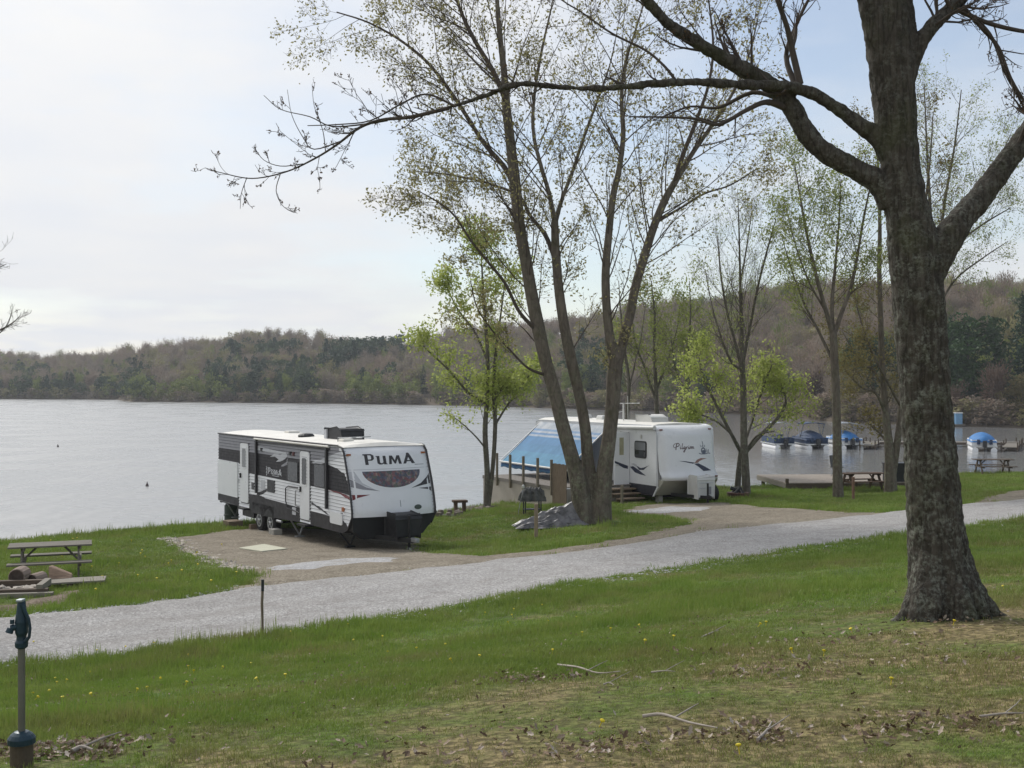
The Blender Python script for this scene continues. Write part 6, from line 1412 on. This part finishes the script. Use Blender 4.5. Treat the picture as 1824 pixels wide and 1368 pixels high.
# dead leaves
def leafproto(seed, s):
    r = np.random.default_rng(seed); n = 5; V = []; c = r.uniform(.15, .5)
    out = [(0, -1), (.35, -.55), (.3, -.1), (.62, .1), (.25, .35), (0, 1), (-.25, .35), (-.6, .15), (-.3, -.1), (-.35, -.55)]
    for x, y in out: V.append((x*s, y*s, (x*x*c*1.6+.25*y*y*c+.12*r.random())*s))
    V.append((0, 0, 0)); m = len(out); Fs = [(i, (i+1) % m, m) for i in range(m)]
    me = bpy.data.meshes.new('leaf'); me.from_pydata(V, [], Fs); me.materials.append(m_dead); return bpy.data.objects.new('leaf', me)
t = NT('dead_leaf'); oi = t.n('ShaderNodeObjectInfo'); c = t.ramp(oi.outputs['Random'], [(0, (.10, .065, .042)), (.4, (.22, .155, .105)), (.75, (.33, .26, .20)), (1, (.45, .39, .33))]); m_dead = t.out(c, .8, None, 0, .2)
lp = [leafproto(k, .030) for k in range(4)]
pts = []
def patch(px, py, n, sx, sy):
    (x, y), = onground([(px, py)]); pts.append(np.stack([x+rg.normal(size=n)*sx, y+rg.normal(size=n)*sy], 1))
for a in [(925, 1210, 70, .16, .16), (1000, 1213, 30, .15, .1), (975, 1215, 24, .2, .2), (1640, 1302, 80, .30, .20), (1560, 1312, 35, .14, .16), (1700, 1290, 50, .22, .14), (1750, 1306, 30, .3, .12), (1230, 1320, 70, .3, .12), (1360, 1305, 50, .14, .1), (1355, 1325, 40, .06, .06),
          (1050, 1350, 60, .24, .13), (1110, 1335, 50, .2, .08), (60, 1340, 260, .28, .16), (130, 1350, 160, .22, .1), (190, 1330, 60, .2, .1), (240, 1185, 120, .5, .5), (330, 1170, 60, .5, .4), (20, 1215, 80, .35, .25), (1480, 1185, 40, .7, .25), (1690, 1180, 50, .7, .25),
          (1420, 1205, 30, .25, .1), (1330, 1200, 26, .2, .1), (1680, 1112, 80, .55, .25), (1600, 1135, 50, .7, .25), (1270, 1165, 26, .2, .2), (1480, 1145, 30, .5, .3), (420, 1150, 40, .5, .5), (500, 1130, 30, .4, .5), (1640, 975, 40, 1.5, .6), (900, 1320, 60, .6, .2), (780, 1350, 40, .4, .15)]: patch(*a)
n = 2600; D = np.sqrt(rg.uniform(4.5**2, 16**2, n)); pts.append(np.stack([(rg.uniform(-100, 1950, n)-912)/F*D, D], 1))
Q = np.concatenate(pts); z = terrain(Q[:, 0], Q[:, 1])+rg.uniform(.01, .045, len(Q)); s = np.where(np.arange(len(Q)) > len(Q)-2600, rg.uniform(.2, .75, len(Q)), rg.uniform(.45, 1.1, len(Q)))
scatter('dead_leaves', np.c_[Q, z], np.stack([rg.normal(0, .6, len(Q)), rg.normal(0, .6, len(Q)), rg.uniform(0, 6.28, len(Q))], 1), np.stack([s, s, s], 1), rg.integers(0, 4, len(Q)), lp, 'curled brown dead leaves lying in drifts on the near grass', 'dead leaves')
# dandelions
yel = M('dandelion_yellow', (.62, .50, .02), .7, 0, .1); src = None
dl = [(330, 1187), (335, 1195), (285, 1218), (262, 1235), (118, 1220), (98, 1217), (88, 1240), (58, 1245), (66, 1252), (160, 1205), (318, 1180), (332, 1226), (244, 1238), (1072, 1302), (1516, 1132), (1354, 1121), (1365, 1118), (1588, 1225), (1316, 1350), (984, 1169), (912, 1102), (1787, 1052), (1700, 1118), (1468, 1173), (250, 992), (258, 998), (245, 1032), (170, 1058), (212, 1010), (130, 965), (90, 968), (300, 1010), (352, 1012), (60, 975), (1410, 1170), (905, 1115)]+[(60+((k*977)%1150), 1150+((k*389)%110)-((k*977)%1150)*.075) for k in range(34)]+[(40+((k*71)%400), 960+((k*37)%85)) for k in range(18)]
for i, q in enumerate(onground(dl)):
    if src is None:
        src = MB().lathe([(.004, -.05), (.003, 0), (.012, .004), (.021, .012), (.020, .020), (.008, .024)], 9).build('dandelion', yel); src['label'] = 'yellow dandelion flower open in the grass'; src['category'] = 'flower'; src['group'] = 'dandelions in the grass'; o = src
    else: o = src.copy(); COL.objects.link(o)
    k = .75 if q[1] < 20 else 1.2; o.scale = (k, k, k); o.location = (q[0], q[1], gz(*q)+.05+.03*(q[1] > 20)); o.rotation_euler = (rg.normal()*.3, rg.normal()*.3, 0)
# fallen sticks
m_stick = M('bleached_stick', (.33, .29, .25), .85, 0, .25, 9)
def stick(label, pp, r0, name='fallen_branch'):
    w_ = onground(pp); P_ = [(x, y, gz(x, y)+.035+.012*(k % 2)) for k, (x, y) in enumerate(w_)]; c = Vector(P_[0])
    b = MB(); q = spline([(*p, r0*(1-.6*i/(len(P_)-1))) for i, p in enumerate(P_)], 4); b.tube([Vector(a[:3])-c for a in q], [float(a[3]) for a in q], 7)
    m = len(q)//2; a_ = Vector(q[m][:3])-c; b.tube([a_, a_+Vector((.10, .08, .03)), a_+Vector((.17, .18, .035))], [r0*.5, r0*.4, r0*.2], 5)
    tag(b.build(name, m_stick, None, c), label, 'branch', 'fallen branches on the lawn')
stick('long bleached stick lying in the lower centre of the near lawn', [(1145, 1288), (1180, 1288), (1225, 1300), (1278, 1312)], .012)
stick('curved pale stick lying right of the hollow with dead leaves', [(993, 1192), (1030, 1200), (1065, 1208), (1105, 1208)], .010)
stick('short straight pale twig lying right of the curved stick', [(1160, 1206), (1185, 1207), (1203, 1205)], .007)
stick('short pale twig lying just below the curved stick', [(1075, 1230), (1085, 1229), (1094, 1230)], .007)
stick('broken forked stick in the dead leaves below the long stick', [(1350, 1330), (1366, 1318), (1375, 1298)], .010)
stick('pale thin stick at the right edge of the dead leaves', [(1745, 1288), (1790, 1286), (1824, 1284)], .008)
stick('dark short stick on the brown patch left of the massive trunk', [(1250, 1142), (1268, 1136), (1280, 1130)], .010)
stick('curved dark stick in front of the left water hydrant', [(128, 1352), (145, 1346), (165, 1348)], .018)
# ================================================================ camera, light, sky
cam = bpy.data.cameras.new('camera'); co = bpy.data.objects.new('camera', cam); COL.objects.link(co)
co.location = (0, 0, H); cam.sensor_width = 36; cam.lens = F/1824*36
co.rotation_euler = (R(90)-math.atan(4/F), 0, 0); cam.clip_start = .1; cam.clip_end = 5000
SC.camera = co
SUN_AZ, SUN_EL = R(-34), R(42)           # azimuth measured from +Y towards +X
sd = Vector((math.sin(SUN_AZ)*math.cos(SUN_EL), math.cos(SUN_AZ)*math.cos(SUN_EL), math.sin(SUN_EL)))
sl = bpy.data.lights.new('sun', 'SUN'); sl.energy = 2.5; sl.angle = R(14); sl.color = (1, .97, .92)
so = bpy.data.objects.new('sun', sl); COL.objects.link(so); so.rotation_euler = sd.to_track_quat('Z', 'Y').to_euler(); so.location = (0, 0, 60)
w = bpy.data.worlds.new('World'); SC.world = w; w.use_nodes = True; nt = w.node_tree
bg = nt.nodes['Background']
sky = nt.nodes.new('ShaderNodeTexSky'); sky.sky_type = 'NISHITA'; sky.sun_disc = False; sky.sun_elevation = SUN_EL; sky.sun_rotation = SUN_AZ
sky.air_density = 1.0; sky.dust_density = .6
tc = nt.nodes.new('ShaderNodeTexCoord')
def N(ty, **k):
    nd = nt.nodes.new(ty)
    for a, b in k.items(): setattr(nd, a, b)
    return nd
Lk = nt.links.new
# project the view direction on a high cloud layer
sp = N('ShaderNodeSeparateXYZ'); Lk(tc.outputs['Generated'], sp.inputs[0])
zz = N('ShaderNodeMath', operation='MAXIMUM'); Lk(sp.outputs[2], zz.inputs[0]); zz.inputs[1].default_value = 0.0
za = N('ShaderNodeMath', operation='ADD'); Lk(zz.outputs[0], za.inputs[0]); za.inputs[1].default_value = .12
dv = N('ShaderNodeVectorMath', operation='DIVIDE'); Lk(tc.outputs['Generated'], dv.inputs[0])
cb = N('ShaderNodeCombineXYZ')
for j in range(3): Lk(za.outputs[0], cb.inputs[j])
Lk(cb.outputs[0], dv.inputs[1])
mp = N('ShaderNodeMapping'); mp.inputs['Scale'].default_value = (.9, .9, .1); mp.inputs['Location'].default_value = (3.1, .4, 0); Lk(dv.outputs[0], mp.inputs['Vector'])
n1 = N('ShaderNodeTexNoise'); n1.inputs['Scale'].default_value = .75; n1.inputs['Detail'].default_value = 8; n1.inputs['Roughness'].default_value = .55; Lk(mp.outputs[0], n1.inputs['Vector'])
n2 = N('ShaderNodeTexNoise'); n2.inputs['Scale'].default_value = 2.3; n2.inputs['Detail'].default_value = 6; Lk(mp.outputs[0], n2.inputs['Vector'])
# thicker cloud to the left, thinner and bluer to the right
g1 = N('ShaderNodeMath', operation='MULTIPLY_ADD'); Lk(sp.outputs[0], g1.inputs[0]); g1.inputs[1].default_value = -.22; Lk(n1.outputs['Fac'], g1.inputs[2])
cr = N('ShaderNodeValToRGB'); cr.color_ramp.elements[0].position = .34; cr.color_ramp.elements[0].color = (.25, .25, .25, 1); cr.color_ramp.elements[1].position = .60; cr.color_ramp.elements[1].color = (1, 1, 1, 1); Lk(g1.outputs[0], cr.inputs['Fac'])
cc = N('ShaderNodeValToRGB'); cc.color_ramp.elements[0].position = .3; cc.color_ramp.elements[1].position = .7
CL = 7.15
cc.color_ramp.elements[0].color = (.92, .945, .99, 1); cc.color_ramp.elements[1].color = (1.0, 1.0, 1.0, 1); Lk(n2.outputs['Fac'], cc.inputs['Fac'])
# the cloud deck glows round the hidden sun
dt = N('ShaderNodeVectorMath', operation='DOT_PRODUCT'); Lk(tc.outputs['Generated'], dt.inputs[0]); dt.inputs[1].default_value = sd
d0 = N('ShaderNodeMath', operation='MAXIMUM'); Lk(dt.outputs['Value'], d0.inputs[0]); d0.inputs[1].default_value = 0
d1 = N('ShaderNodeMath', operation='POWER'); Lk(d0.outputs[0], d1.inputs[0]); d1.inputs[1].default_value = 5
d2 = N('ShaderNodeMath', operation='MULTIPLY_ADD'); Lk(d1.outputs[0], d2.inputs[0]); d2.inputs[1].default_value = 1.6; d2.inputs[2].default_value = CL
ml = N('ShaderNodeVectorMath', operation='SCALE'); Lk(d2.outputs[0], ml.inputs['Scale']); Lk(cc.outputs['Color'], ml.inputs[0])
mx = N('ShaderNodeMix', data_type='RGBA'); Lk(cr.outputs['Color'], mx.inputs[0]); Lk(sky.outputs[0], mx.inputs[6]); Lk(ml.outputs[0], mx.inputs[7])
Lk(mx.outputs[2], bg.inputs['Color']); bg.inputs['Strength'].default_value = .1
SC.view_settings.view_transform = 'Standard'; SC.view_settings.look = 'None'; SC.view_settings.exposure = .28; SC.view_settings.gamma = 1
SC.render.engine = 'CYCLES'
SC.cycles.max_bounces = 6; SC.cycles.diffuse_bounces = 3; SC.cycles.glossy_bounces = 3; SC.cycles.transmission_bounces = 3; SC.cycles.transparent_max_bounces = 6

# ================================================================ thin spring haze over the lake
t = NT('haze'); t.t.nodes.remove(t.b); pv = t.n('ShaderNodeVolumePrincipled'); pv.inputs['Color'].default_value = (.86, .90, .96, 1); pv.inputs['Density'].default_value = .00028; pv.inputs['Anisotropy'].default_value = .2
t.l(pv.outputs[0], t.t.nodes['Material Output'].inputs['Volume'])
hz = MB().box((0, 370, 36), (3400, 860, 80)).build('haze', t.m); tag(hz, 'faint haze softening the far hills', 'haze', kind='stuff')
